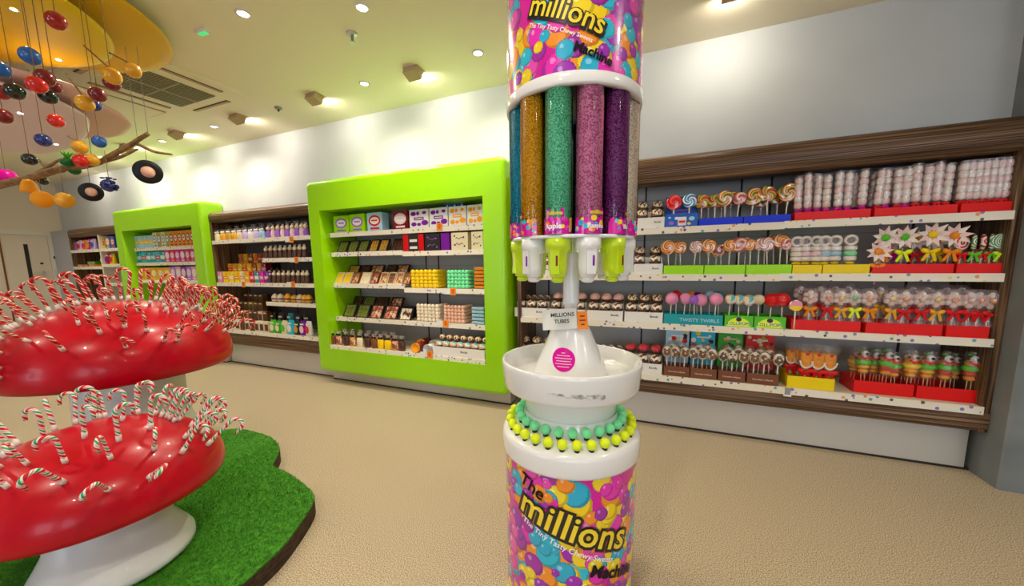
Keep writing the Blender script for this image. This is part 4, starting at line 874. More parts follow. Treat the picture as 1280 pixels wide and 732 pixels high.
choc_tray(650, 692, 285, Z1, [NUT] * 3, [GRN] * 3, 'white open tray half hidden behind the orange and teal tubes', 'behind the tubes')
choc_tray(788, 829, 335, Z2, [NUT] * 2, [WHT] * 2, 'white open tray beside the lime boxes on the second shelf', 'beside the lime boxes')
choc_tray(664, 690, 335, Z2, [NUT] * 2, [WHT] * 2, 'white open tray seen between the white and lime spouts', 'between the spouts')
choc_tray(643, 684, 390, Z3, [NUT] * 5, [WHT] * 3, 'white open tray next to the large green unit on the third shelf', 'by the green unit')
choc_tray(686, 732, 390, Z3, [PNK] * 3, [WHT] * 3, 'white open tray half hidden behind the dispenser pole', 'behind the pole')
choc_tray(733, 779, 393, Z3, [PNK] * 3, [WHT] * 3, 'white open tray of pink topped chocolates right of the pole', 'in the pink topped tray')
choc_tray(780, 829, 396, Z3, [NUT] * 3, [WHT] * 3, 'white open tray of nutty chocolates beside the teal box', 'beside the teal box')
choc_tray(644, 690, 447, Z4, [NUT] * 3, [BLU] * 3, 'white open tray of blue wrapped chocolates on the bottom shelf', 'behind the cone')
choc_tray(738, 777, 452, Z4, [NUT] * 4, [WHT] * 3, 'white open tray mostly hidden behind the bowl', 'behind the bowl')
choc_tray(778, 828, 458, Z4, [BRY] * 3, [WHT] * 3, 'white open tray of red fruit chocolates on the bottom shelf', 'in the red fruit tray')
# blue backed lollipop box
tb_, x0, x1 = tray(831, 873, 270, Z1, .09, 'blue', 'blue printed lollipop box with tall back on the top shelf', None, .1, 2.737, .215)
b = B(); w = x1 - x0
for cx, cz, r, mi in ((-.3, .03, .016, 0), (-.14, .06, .013, 1), (.32, .055, .018, 2), (.24, .022, .011, 3), (-.36, .066, .009, 2)): b.add([(cx * w + r * math.cos(k * PI / 8), -.0015, cz + r * .75 * math.sin(k * PI / 8)) for k in range(16)], [tuple(range(16))], mi)
b.box(-w * .1, w * .16, -.0018, -.0012, .012, .068, 1).box(-w * .07, w * .13, -.003, -.0019, .03, .044, 4); obj('front_print', b, ['violet', 'white_card', 'pale_blue', 'yellow', 'red'], tb_)
b = B(); b.box(-w * .2, w * .25, .094, .096, .12, .13, 0); b.box(-w * .3, w * .3, .094, .096, .10, .106, 0); obj('back_print', b, ['violet'], tb_)
x = at(840, 260, 1, 2.75).x; place(swirl_lolly, ('sw_red', .05, .115), 'lollipop', 'round red lollipop in front of the blue printed box', 'lollipop', (x + .012, 2.755, Z1)); x = at(861, 258, 1, 2.75).x
place(swirl_lolly, ('sw_blue', .046, .125), 'lollipop', 'blue and white swirl lollipop in front of the blue printed box', 'lollipop', (x + .004, 2.755, Z1))
for i, (a, c) in enumerate(((873, 929), (929, 989))): tray(a, c, 277, Z1, .05, 'blue_card', ('blue card tray of swirl lollipops beside the blue printed box', 'blue card tray of swirl lollipops next to the red trays')[i], 'blue trays')
where = 'in the blue trays'
row(swirl_lolly, [(878, ('sw_rainbow2', .046, .115), 'multicoloured swirl lollipop'), (895, ('sw_rainbow2', .042, .12), 'multicoloured swirl lollipop'), (908, ('sw_rainbow', .05, .12), 'multicoloured swirl lollipop'), (922, ('sw_pink', .04, .125), 'pink and red swirl lollipop'), (940, ('sw_rainbow', .057, .115), 'large multicoloured swirl lollipop'), (961, ('sw_rainbow2', .05, .13), 'multicoloured swirl lollipop'), (983, ('sw_rainbow', .056, .125), 'large multicoloured swirl lollipop')], where, 'lollipop', 250, 2.77, Z1, 'swirl lollipops in the blue trays', 0, .07)
row(swirl_lolly, [(887, ('sw_rainbow', .04, .125), 'multicoloured swirl lollipop'), (903, ('sw_orange', .04, .12), 'orange swirl lollipop'), (915, ('sw_rainbow2', .046, .13), 'multicoloured swirl lollipop'), (952, ('sw_rainbow', .046, .105), 'green tinged swirl lollipop'), (973, ('sw_rainbow2', .046, .12), 'multicoloured swirl lollipop')], 'behind, ' + where, 'lollipop', 250, 2.83, Z1, 'swirl lollipops in the blue trays', 0, .07)
for i, (a, c) in enumerate(((993, 1089), (1092, 1197), (1199, 1265))): tray(a, c, 268, Z1 + .004, .052, 'red_card', ('red card tray of marshmallow kebabs nearest the blue trays', 'red card tray of marshmallow kebabs, middle of the top shelf', 'red card tray of marshmallow kebabs by the wooden side panel')[i], 'red trays on the top shelf')
rb = ['purple', 'magenta', 'red', 'magenta']
for lst, y, wh in (([1000, 1012, 1023, 1035, 1049, 1061, 1079, 1098, 1108, 1123, 1133, 1147, 1158, 1172, 1183], 2.775, 'front marshmallow row'), ([1003, 1017, 1030, 1055, 1070, 1090, 1103, 1116, 1128, 1140, 1152, 1166, 1178], 2.83, 'rear marshmallow row')):
    row(kebab, [(p, (rb[(p // 3) % 4], p % 4), 'wrapped pink and white marshmallow kebab', 1 + (p * 7 % 5 - 2) * .014) for p in lst], 'in the ' + wh, 'marshmallow kebab', 235, y, Z1, 'marshmallow kebabs', 0, .05)
for y, wh, lst in ((2.775, 'front of the end tray', [1203, 1212, 1221, 1230, 1239, 1248, 1256]), (2.825, 'back of the end tray', [1199, 1208, 1217, 1226, 1235, 1244, 1252])):
    row(kebab, [(p, ('red', p % 2), 'tightly packed marshmallow kebab') for p in lst], 'at the ' + wh, 'marshmallow kebab', 230, y, Z1, 'marshmallow kebabs')
# ---------------------------------------------------------------- right-hand unit, second shelf
for i, (a, c) in enumerate(((829, 880), (880, 932), (932, 990))): tray(a, c, 337, Z2, .062, 'lime_card', ('lime card tray of orange swirl lollipops beside the white tray', 'lime card tray of orange swirl lollipops between two other lime trays', 'lime card tray of orange swirl lollipops beside the yellow trays')[i], 'lime trays')
row(swirl_lolly, [(837, ('sw_orange', .05, .135), 'large orange swirl lollipop'), (852, ('sw_orange', .043, .14), 'orange swirl lollipop'), (868, ('sw_white', .042, .14), 'white and orange swirl lollipop'), (887, ('sw_orange', .047, .14), 'orange swirl lollipop'), (912, ('sw_orange', .04, .145), 'orange swirl lollipop'), (924, ('sw_pink', .05, .14), 'large pink and orange swirl lollipop'), (939, ('sw_orange', .036, .15), 'small orange swirl lollipop'), (949, ('sw_white', .038, .15), 'white swirl lollipop'), (961, ('sw_white', .044, .145), 'white and pink swirl lollipop'), (976, ('sw_orange', .045, .16), 'orange swirl lollipop'), (986, ('sw_pink', .036, .15), 'pink swirl lollipop')], 'in the lime trays', 'lollipop', 312, 2.77, Z2, 'orange lollipops in the lime trays', 0, .07)
row(swirl_lolly, [(845, ('sw_orange', .04, .15), 'orange swirl lollipop'), (876, ('sw_pink', .04, .15), 'pink swirl lollipop'), (895, ('sw_orange', .036, .11), 'low orange swirl lollipop'), (903, ('sw_pink', .04, .12), 'low pink swirl lollipop'), (932, ('sw_white', .04, .16), 'white swirl lollipop'), (957, ('sw_orange', .04, .16), 'orange swirl lollipop'), (969, ('sw_orange', .042, .165), 'orange swirl lollipop')], 'behind, in the lime trays', 'lollipop', 312, 2.83, Z2, 'orange lollipops in the lime trays', 0, .07)
for i, (a, c) in enumerate(((990, 1028), (1028, 1088))): tray(a, c, 336, Z2 + .004, .055, 'yellow_card', ('short yellow card tray beside the lime trays', 'longer yellow card tray beside the red tray')[i] + ' on the second shelf', 'yellow trays on the second shelf')
row(dummy_sweet, [(996, ('marsh_white',), 'pale dummy shaped sweet'), (1007, ('pale_pink',), 'pale pink dummy shaped sweet'), (1020, ('pale_pink',), 'pale pink dummy shaped sweet'), (1031, ('pale_blue',), 'pale blue dummy shaped sweet'), (1044, ('pale_blue',), 'pale blue dummy shaped sweet'), (1063, ('mint',), 'mint green dummy shaped sweet')], 'in the yellow trays', 'marshmallow sweet', 310, 2.775, Z2 + .004, 'dummy shaped sweets')
for i, (a, c) in enumerate(((1090, 1193), (1195, 1259))): tray(a, c, 335, Z2 + .004, .055, 'red_card', ('red card tray of marshmallow flowers on the second shelf', 'red card tray of striped disc lollies on the second shelf')[i], 'red trays on the second shelf')
row(flower_sweet, [(1101, ('leaf', 'orange'), 'marshmallow flower with green centre', 1.1), (1128, ('leaf', 'fluo_yellow'), 'marshmallow flower with green centre', 1.1), (1160, ('yellow', 'yellow'), 'marshmallow flower with yellow centre', 1.15), (1185, ('orange', 'orange'), 'marshmallow flower with orange centre', 1.1)], 'in the red tray', 'marshmallow flower', 310, 2.775, Z2 + .004, 'marshmallow flowers', 0, .06)
x = at(1097, 318, 1, 2.755).x; place(flower_sweet, ('orange', 'orange'), 'marshmallow_flower', 'low marshmallow flower with orange centre beside the yellow trays', 'marshmallow flower', (x, 2.757, Z2 - .07 + .004), None, 0, 1.05)
row(flower_sweet, [(1113, ('leaf', 'magenta'), 'rear marshmallow flower'), (1144, ('yellow', 'red'), 'rear marshmallow flower'), (1172, ('orange', 'yellow'), 'rear marshmallow flower')], 'in the red tray', 'marshmallow flower', 308, 2.835, Z2 + .004, 'marshmallow flowers', 0, .06)
row(twist_disc, [(1203, ('sw_redwhite', 'red', 20), 'red and white disc lolly'), (1218, ('sw_greenwhite', 'leaf', 65), 'green and white disc lolly'), (1229, ('sw_redwhite', 'red', 70), 'red and white disc lolly edge on'), (1240, ('sw_greenwhite', 'leaf', 60), 'green and white disc lolly edge on'), (1251, ('sw_greenwhite', 'fluo_yellow', 15), 'green and white disc lolly')], 'in the end red tray', 'lollipop', 300, 2.775, Z2 + .004, 'striped disc lollies')
# ---------------------------------------------------------------- right-hand unit, third shelf
tray(829, 904, 402, Z3, .072, 'teal', 'teal and green box lettered Twisty Twirls on the third shelf', None, .18, 2.737, 0, ('TWISTY TWIRLS', .66, -.22, .3, 'pale_blue', 0))
row(ball_lolly, [(838, ('pink', .043, .13), 'large pink ball lollipop'), (855, ('pink', .04, .135), 'pink ball lollipop'), (869, ('violet', .03, .14), 'lilac ball lollipop'), (878, ('pink', .042, .125), 'pink ball lollipop'), (894, ('pink', .042, .135), 'pink ball lollipop')], 'above the teal box', 'lollipop', 380, 2.765, Z3, 'pink ball lollipops', 0, .07)
row(ball_lolly, [(846, ('red', .036, .155), 'red ball lollipop'), (862, ('orange', .034, .155), 'orange ball lollipop'), (872, ('purple', .034, .15), 'purple ball lollipop'), (888, ('pale_blue', .034, .16), 'pale ball lollipop'), (899, ('teal', .03, .165), 'teal ball lollipop')], 'behind the pink ones', 'lollipop', 375, 2.83, Z3, 'pink ball lollipops', 0, .07)
for i, (a, c) in enumerate(((905, 942), (942, 983))):
    tb_, x0, x1 = tray(a, c, 404, Z3, .075, 'leaf', ('green and yellow LOLLIPOPS box beside the teal box', 'green and yellow LOLLIPOPS box beside the red tray')[i], 'LOLLIPOPS boxes', .18, 2.737, 0, ('LOLLIPOPS', .8, -.4, .18, 'royal_blue', 0))
    w = x1 - x0; b = B(); b.add([(w * .42 * math.cos(PI * k / 12), -.0008, .004 + .058 * math.sin(PI * k / 12)) for k in range(13)], [tuple(range(13))], 0); b.add([(w * .1 * math.cos(PI * k / 6), -.001, .05 + .014 * math.sin(PI * k / 6)) for k in range(12)], [tuple(range(12))], 1)
    obj('front_print', b, ['fluo_yellow', 'ink'], tb_)
M['multi'] = blotch('pale_mixed_candy', [(.85, .85, .8), (.1, .5, .6), (.88, .75, .35), (.85, .45, .2), (.8, .8, .85)], 40)
row(ball_lolly, [(911, ('multi', .036, .14), 'wrapped pale mixed colour lollipop'), (924, ('multi', .036, .138), 'wrapped pale mixed colour lollipop'), (936, ('multi', .038, .135), 'wrapped pale mixed colour lollipop'), (949, ('sand', .034, .145), 'wrapped beige lollipop'), (963, ('red', .045, .13), 'wide red heart lollipop'), (979, ('bright_red', .045, .135), 'bright red pointed lollipop')], 'above the LOLLIPOPS boxes', 'lollipop', 384, 2.77, Z3, 'mixed lollipops', 0, .06)
x = at(993, 390, 1, 2.742).x
def two_tone(root):
    stick(root, .12); r = .036
    obj('candy', B().lathe([(0, -.011), (r * .9, -.011), (r, 0), (r * .9, .011), (0, .011)], 26, T=RX), 'sw_white', root, (0, 0, .15)); b = B()
    for mi, a0 in ((0, PI), (1, 0)): b.add([(0, -.0118, .15)] + [(r * .88 * math.cos(a0 + PI * k / 10), -.0118, .15 + r * .88 * math.sin(a0 + PI * k / 10)) for k in range(11)], [(0, k, k + 1) for k in range(1, 11)], mi)
    obj('face', b, ['yellow', 'pink'], root)
place(two_tone, (), 'lollipop', 'round lollipop half pink half yellow in front of the red tray', 'lollipop', (x, 2.728, Z3))
for i, (a, c) in enumerate(((988, 1076), (1081, 1179), (1182, 1238))): tray(a, c, 412, Z3, .065, 'red_card', ('red card tray of candy bouquets beside the LOLLIPOPS boxes', 'red card tray of candy bouquets, middle of the third shelf', 'red card tray of candy bouquets by the wooden side panel')[i], 'red trays on the third shelf')
row(bouquet, [(1011, ('peach', 'orange'), 'candy bouquet with peach centre and orange bow'), (1033, ('orange', 'red'), 'candy bouquet with red bow'), (1050, ('yellow', 'amber'), 'candy bouquet with yellow centre'), (1067, ('leaf', 'fluo_yellow'), 'candy bouquet with green centre'), (1086, ('orange', 'orange'), 'candy bouquet with orange centre'), (1112, ('yellow', 'amber'), 'candy bouquet with yellow centre'), (1127, ('orange', 'red'), 'candy bouquet with red bow'), (1150, ('peach', 'red'), 'candy bouquet with peach centre'), (1167, ('yellow', 'amber'), 'candy bouquet with yellow centre'), (1192, ('orange', 'red'), 'candy bouquet with orange centre'), (1210, ('peach', 'red'), 'candy bouquet with peach centre'), (1222, ('orange', 'red'), 'candy bouquet with orange centre'), (1234, ('orange', 'red'), 'candy bouquet with orange centre')], 'in the front row', 'candy bouquet', 390, 2.775, Z3, 'candy bouquets', 0, .05)
row(bouquet, [(1000, ('maroon', 'red'), 'rear candy bouquet'), (1022, ('peach', 'red'), 'rear candy bouquet'), (1042, ('orange', 'amber'), 'rear candy bouquet'), (1060, ('maroon', 'red'), 'rear candy bouquet'), (1098, ('yellow', 'amber'), 'rear candy bouquet'), (1137, ('maroon', 'red'), 'rear candy bouquet'), (1159, ('orange', 'red'), 'rear candy bouquet'), (1180, ('red', 'red'), 'rear candy bouquet'), (1201, ('peach', 'red'), 'rear candy bouquet')], 'on the third shelf', 'candy bouquet', 385, 2.85, Z3 + .02, 'candy bouquets', 0, .05)
# ---------------------------------------------------------------- right-hand unit, bottom shelf
for i, (a, c, m, lb) in enumerate(((829, 862, 'pale_blue', 'pale blue picture board behind the chocolate lollies nearest the white tray'), (862, 896, 'cyan', 'sky blue picture board behind the chocolate lollies'), (897, 932, 'green', 'green picture board behind the chocolate lollies'), (933, 974, 'red', 'red picture board behind the chocolate lollies'))):
    _, x0, x1 = tray(a, c, 472, Z4, .072, 'brown_card', 'dark brown lolly box in front of the ' + ('pale blue', 'sky blue', 'green', 'red')[i] + ' picture board', 'brown lolly boxes', .12, 2.735, 0, ('Chocolate Lollipops', .66, -.33, .4, 'sand', 0))
    w = x1 - x0; t = thing('picture_board', lb, 'picture board', ((x0 + x1) / 2, 2.87, Z4)); obj('board', B().box(-w / 2 + .004, w / 2 - .004, 0, .006, 0, .315), m, t)
    b = B(); q = random.Random(i)
    for k in range(9): 
        r = q.uniform(.008, .02); cx, cz = q.uniform(-w * .38, w * .38), q.uniform(.2, .3); b.add([(cx + r * math.cos(j * PI / 5), -.001 - k * .0002, cz + r * math.sin(j * PI / 5)) for j in range(10)], [tuple(range(10))], k % 4)
    b.box(-w * .25, w * .25, -.004, -.003, .262, .272, 0); obj('print', b, ['white_card', 'yellow', 'red', 'near_black'] if i < 2 else ['sand', 'leaf', 'orange', 'near_black'], t)
kinds = ['bear', 'swirl', 'bear', 'swirl', 'bear', 'swirl', 'tree', 'panda', 'bear', 'bear', 'swirl', 'tree']
nm_ = {'bear': 'white and brown bear shaped picture lolly', 'swirl': 'white chocolate lolly with brown swirl', 'panda': 'white chocolate panda lolly', 'tree': 'white chocolate lolly with dark pattern'}
row(face_lolly, [(p, (k,), nm_[k]) for p, k in zip((834, 844, 855, 866, 878, 889, 903, 915, 928, 942, 955, 972), kinds)], 'in the brown boxes', 'chocolate lolly', 455, 2.768, Z4, 'chocolate face lollies', 0, .04)
row(face_lolly, [(p, (k,), 'rear ' + nm_[k]) for p, k in zip((839, 850, 872, 884, 909, 921, 935, 948, 962), kinds[1:] + ['bear'])], 'in the brown boxes', 'chocolate lolly', 450, 2.825, Z4 + .01, 'chocolate face lollies', 0, .04)
tray(983, 1044, 480, Z4, .075, 'yellow_card', 'yellow card tray of jelly cups on the bottom shelf', None, .2, 2.745)
row(jelly_cup, [(1006, (), 'orange jelly cup with bow', 1.1), (1021, (), 'orange jelly cup with bow', 1.1), (1036, (), 'orange jelly cup with bow', 1.1)], 'at the front of the yellow tray', 'jelly sweet', 460, 2.785, Z4, 'jelly cups')
row(jelly_cup, [(988, (), 'orange jelly cup sweet'), (998, (), 'orange jelly cup sweet'), (1010, (), 'orange jelly cup sweet'), (1024, (), 'orange jelly cup sweet')], 'at the back of the yellow tray', 'jelly sweet', 450, 2.85, Z4 + .02, 'jelly cups')
for i, (a, c) in enumerate(((1066, 1143), (1145, 1225))): tray(a, c, 488, Z4, .075, 'red_card', ('red card tray of gummy kebabs beside the yellow tray', 'red card tray of gummy kebabs by the wooden side panel')[i], 'red trays on the bottom shelf', .2, 2.775)
gl = ['green and orange eyeball gummy kebab', 'yellow and orange gummy kebab', 'orange gummy kebab with a green layer']
row(burger_kebab, [(1080, (2,), gl[2], 1.08), (1106, (0,), gl[0], 1.08), (1118, (0,), gl[0], 1.0), (1137, (1,), gl[1], 1.08), (1158, (2,), gl[2], 1.08), (1180, (0,), gl[0], 1.08), (1213, (0,), gl[0], 1.12)], 'in front', 'gummy kebab', 465, 2.82, Z4, 'gummy kebabs', 0, .05)
row(burger_kebab, [(1066, (1,), 'rear ' + gl[1]), (1090, (2,), 'rear ' + gl[2]), (1099, (0,), 'rear ' + gl[0]), (1130, (1,), 'rear ' + gl[1]), (1148, (2,), 'rear ' + gl[2]), (1168, (1,), 'rear ' + gl[1]), (1193, (2,), 'rear ' + gl[2])], 'on the bottom shelf', 'gummy kebab', 460, 2.885, Z4, 'gummy kebabs', 0, .05)
x = at(985, 482, 1, 2.706).x; t = thing('rail_clip', 'small dark clip on the bottom price rail of the lollipop unit', 'clip', (x, 2.706, S4 - .05)); obj('clip', B().box(-.014, .014, -.004, .002, .008, .05), 'grey', t); obj('foot', B().box(-.02, .02, -.006, .002, -.004, .008), 'white_card', t)
# ---------------------------------------------------------------- large green unit
GY = 2.75
def tagcard(px, py, y, label):
    p = at(px, py, 1, y - .012)
    t = thing('price_tag', label, 'price tag', (p.x, y - .0085, p.z)); obj('card', B().box(-.028, .028, -.0015, 0, -.035, .03), 'tag_orange', t); b = B()
    for k, w in enumerate((.026, .034, .02)): b.box(-w / 2, w / 2, -.0025, -.0015, .012 - k * .014, .017 - k * .014)
    obj('print', b, 'maroon', t); obj('ticket', B().box(-.10, -.03, -.0015, 0, -.026, .022), 'white_card', t)
def boxes(items, where, py, y, z, group, rz=0.0, name='carton'):
    """items: (px0, px1, depth, height, base, accent, kind, look)"""
    n = len(items)
    for i, (a, c, d, h, m, acc, kind, look) in enumerate(items):
        x0, x1 = at(a, py, 1, y).x, at(c, py, 1, y).x
        place(carton, (round(x1 - x0 - .004, 3), d, h, m, acc, kind), name, look + ordinal(i, n) + ' ' + where, 'box', ((x0 + x1) / 2, y, z), group, rz)
boxes([(417, 436, .07, .165, 'lime_card', 'violet', 'oval', 'lime box with lilac oval'), (437, 456, .07, .17, 'lime_card', 'violet', 'oval', 'lime box with lilac oval'), (459, 478, .09, .17, 'pale_blue', 'red', 'oval', 'sky blue box with red oval'), (491, 510, .08, .17, 'maroon', 'pale_pink', 'oval', 'maroon and pink box'),
       (512, 536, .1, .165, 'white_card', 'purple', 'blob', 'white box with purple blobs'), (537, 560, .1, .165, 'white_card', 'purple', 'blob', 'white box with purple blobs'), (561, 583, .1, .165, 'white_card', 'tangerine', 'blob', 'white box with orange blobs'), (584, 604, .1, .165, 'white_card', 'tangerine', 'blob', 'white box with orange blobs')], 'on the top green shelf', 280, GY, 1.537, 'boxes on the top shelf of the large green unit')
boxes([(553, 562, .06, .235, 'royal_blue', 'white_card', 'band', 'tall dark blue box'), (563, 571, .06, .235, 'royal_blue', 'white_card', 'band', 'tall dark blue box'), (572, 580, .06, .235, 'royal_blue', 'white_card', 'band', 'tall dark blue box')], 'behind the blob boxes', 275, 2.89, 1.537, 'dark blue boxes')
def slabs(items, where, py, y, z, group):
    n = len(items)
    for i, (a, c, h, m, mf, look) in enumerate(items):
        x0, x1 = at(a, py, 1, y).x, at(c, py, 1, y).x
        place(slab, (round(x1 - x0 - .006, 3), h, m, mf), 'chocolate_slab', look + ordinal(i, n) + ' ' + where, 'chocolate slab', ((x0 + x1) / 2, y + .01, z), group)
slabs([(419, 431, .13, 'olive', 'near_black', 'olive green chocolate slab'), (432, 444, .13, 'olive', 'near_black', 'olive green chocolate slab'), (445, 457, .13, 'olive', 'near_black', 'olive green chocolate slab'), (459, 470, .13, 'gold', 'near_black', 'golden chocolate slab'), (471, 482, .13, 'gold', 'near_black', 'golden chocolate slab'), (487, 503, .13, 'choc', 'near_black', 'dark chocolate slab')], 'on the second green shelf', 305, GY, 1.343, 'slabs on the second shelf of the large green unit')
boxes([(504, 530, .12, .155, 'near_black', 'red', 'stripes', 'black box with red side bands'), (531, 550, .12, .15, 'near_black', 'violet', 'dots', 'black box with pale scrawls'), (551, 562, .12, .15, 'purple', 'violet', 'plain', 'plain purple box'), (564, 585, .12, .15, 'cream', 'near_black', 'dots', 'cream box with dark dots'), (589, 604, .12, .15, 'cream', 'near_black', 'dots', 'cream box with dark dots')], 'on the second green shelf', 305, GY, 1.331, 'boxes on the second shelf of the large green unit')
SF = [('yellow', 'sand'), ('yellow', 'sand'), ('fruit_bits', 'brown_card'), ('cream', 'sand'), ('fruit_red', 'brown_card'), ('fruit_bits', 'sand'), ('milk_choc', 'sand'), ('fruit_bits', 'sand'), ('fruit_bits', 'brown_card')]
SX = [(417, 426), (427, 436), (437, 446), (448, 460), (461, 470), (472, 481), (482, 491), (492, 501), (502, 511)]
LK = ['yellow chocolate slab', 'yellow chocolate slab', 'nutty brown slab', 'cream chocolate slab', 'reddish nutty slab', 'pale nutty slab', 'milk chocolate slab', 'pale nutty slab', 'dark nutty slab']
slabs([(a, c, .125, m, mf, l) for (a, c), (m, mf), l in zip(SX, SF, LK)], 'on the third green shelf', 348, GY, 1.029, 'slabs on the third shelf of the large green unit')
def riser(px0, px1, py, y0, y1, z0, z1, label, m='near_black'):
    x0, x1 = at(px0, py, 1, y0).x, at(px1, py, 1, y0).x; tag(obj('display_step', B().box(x0, x1, y0, y1, z0, z1), m), label, 'display step')
riser(424, 514, 345, 2.9, 3.05, 1.031, 1.11, 'black step behind the slabs on the third green shelf')
slabs([(432, 446, .115, 'gold', 'near_black', 'rear golden slab'), (447, 459, .115, 'choc', 'near_black', 'rear dark slab'), (460, 476, .115, 'fruit_bits', 'near_black', 'rear nutty slab'), (480, 492, .115, 'choc', 'near_black', 'rear dark slab'), (493, 508, .115, 'fruit_bits', 'near_black', 'rear nutty slab')], 'on the black step', 330, 2.91, 1.112, 'rear slabs of the large green unit')
def stack(px0, px1, y, z, n, m, look, where, grp, py):
    x0, x1 = at(px0, py, 1, y).x, at(px1, py, 1, y).x
    w = x1 - x0
    for k in range(n):
        place(egg_tray, (m, round(w, 3)), 'sweet_tray', '%s tray of sweets, %s in the stack %s' % (look, 'lowest' if k == 0 else 'topmost' if k == n - 1 else ORD[k] + ' up', where), 'sweet tray', ((x0 + x1) / 2, y, z + .006 + k * .0315), grp)
stack(513, 545, GY, .998, 5, 'yellow', 'golden yellow', 'on the third green shelf', 'golden yellow trays', 355); stack(558, 585, GY, .998, 5, 'mint', 'mint green', 'on the third green shelf', 'mint green trays', 355); stack(592, 604, GY, .998, 6, 'orange', 'orange', 'beside the green frame', 'orange trays', 355)
slabs([(427, 441, .145, 'olive', 'near_black', 'olive green slab'), (443, 458, .145, 'olive', 'near_black', 'olive green slab'), (460, 475, .145, 'fruit_red', 'near_black', 'red nutty slab'), (477, 494, .145, 'fruit_red', 'near_black', 'red nutty slab'), (496, 512, .13, 'drizzle', 'near_black', 'white and brown slab')], 'on the fourth green shelf', 390, GY, .686, 'slabs on the fourth shelf of the large green unit')
riser(430, 514, 380, 2.9, 3.05, .688, .79, 'black step behind the slabs on the fourth green shelf')
slabs([(439, 450, .1, 'choc', 'near_black', 'rear dark slab'), (452, 466, .1, 'olive', 'near_black', 'rear olive slab'), (469, 483, .1, 'choc', 'near_black', 'rear dark slab'), (486, 501, .1, 'fruit_red', 'near_black', 'rear red nutty slab')], 'on the fourth shelf step', 372, 2.91, .792, 'rear slabs of the large green unit')
stack(520, 548, GY, .686, 5, 'white_choc', 'cream', 'on the fourth green shelf', 'cream trays', 395); stack(554, 580, GY, .686, 5, 'peach', 'peach pink', 'on the fourth green shelf', 'peach trays', 397); stack(589, 604, GY, .686, 5, 'pale_blue', 'pale blue', 'beside the green frame', 'pale blue trays', 400)
row(ribbon_bag, [(p, (.075, .14, m, 'black'), l) for p, m, l in zip((416, 424, 433, 441, 450, 459, 468, 476, 485, 494, 502), ['milk_choc', 'fruit_red', 'choc', 'fruit_bits', 'cream', 'choc', 'milk_choc', 'yellow', 'yellow', 'fruit_red', 'choc'], ['bag of brown sweets', 'bag of red brown sweets', 'bag of dark sweets', 'bag of nutty sweets', 'bag of cream sweets', 'bag of dark sweets', 'bag of brown sweets', 'bag of yellow sweets', 'bag of yellow sweets', 'bag of red brown sweets', 'bag of dark sweets'])], 'with black ribbon', 'bag of sweets', 425, 2.69, .406, 'bags with black ribbons')
row(ribbon_bag, [(p, (.075, .15, m, 'black'), 'rear bag of sweets') for p, m in zip((421, 431, 441, 451, 461, 471, 481, 491), ['milk_choc', 'choc', 'fruit_bits', 'choc', 'milk_choc', 'fruit_red', 'choc', 'milk_choc'])], 'on the bottom green shelf', 'bag of sweets', 420, 2.77, .406, 'bags with black ribbons')
for px, y, z, m, lb in ((519, 2.67, .406, 'tangerine', 'orange lidded tin lying in front on the bottom green shelf'), (526, 2.78, .42, 'tangerine', 'orange lidded tin behind the front one'), (534, 2.66, .406, 'silver', 'silver lidded tin lying on the bottom green shelf'), (541, 2.78, .42, 'silver', 'second silver lidded tin, half hidden behind the first')):
    place(tin, (m, 'maroon' if m == 'tangerine' else 'steel', .045), 'tin', lb, 'tin', (at(px, 432, 1, y).x, y, z))
_, x0, x1 = tray(541, 606, 442, .406, .085, 'white_card', 'long white open tray of green wrapped chocolates on the bottom green shelf', None, .2, 2.655, 0, ('Bonds', .13, .05, .5, 'near_black', 0))
for k, (y, z) in enumerate(((2.70, .47), (2.76, .52))):
    for i in range(7): place(choc_cup, ('nuts' if k else 'multi', 'green' if not k else 'choc', .033), 'chocolate_cup', ('green and white wrapped chocolate' if not k else 'brown nutty chocolate') + ordinal(i, 7) + ' in the long white tray', 'chocolate', (x0 + .04 + i * (x1 - x0 - .08) / 6, y, z), 'chocolates in the long white tray')
tag(obj('riser', B().box(x0 + .005, x1 - .005, 2.73, 2.79, .41, .519).box(x0 + .005, x1 - .005, 2.665, 2.73, .41, .469), 'white_card'), 'white stepped card inside the long white tray', 'display step')
tagcard(549, 283, 2.745, 'orange tag on the top shelf of the large green unit'); tagcard(566, 364, 2.745, 'orange tag under the mint green trays'); tagcard(557, 404, 2.745, 'orange tag under the peach pink trays'); tagcard(537, 443, 2.64, 'orange tag under the silver lidded tins')
# ---------------------------------------------------------------- wooden unit between the green ones
LY = 2.735
cl = ['cream', 'amber', 'gold', 'amber', 'sand', 'lilac', 'white_card', 'lilac', 'pale_blue', 'violet']
row(ribbon_bag, [(p, (.085, .13, m, 'white_card'), l) for p, m, l in zip((272, 279, 286, 293, 300, 307, 314, 321, 328), cl, ['cream bag', 'amber bag', 'golden bag', 'amber bag', 'beige bag', 'lilac bag', 'white bag', 'lilac bag', 'pale blue bag'])], 'on the top wooden shelf', 'bag of sweets', 290, 2.76, 1.527, 'ribboned bags on the top wooden shelf')
row(ribbon_bag, [(p, (.085, .17, m, 'violet'), l) for p, m, l in zip((276, 286, 296, 306, 317, 327, 338, 349, 360, 371, 381), ['pale_blue', 'cream', 'sand', 'pale_blue', 'violet', 'pale_blue', 'blue', 'pale_blue', 'blue', 'pale_blue', 'pale_blue'], ['tall pale bag', 'tall cream bag', 'tall beige bag', 'tall pale blue bag', 'tall violet bag', 'tall pale blue bag', 'tall blue bag', 'tall pale blue bag', 'tall blue bag', 'tall pale blue bag', 'tall pale blue bag'])], 'behind the short bags', 'bag of sweets', 285, 2.86, 1.535, 'tall bags on the top wooden shelf')
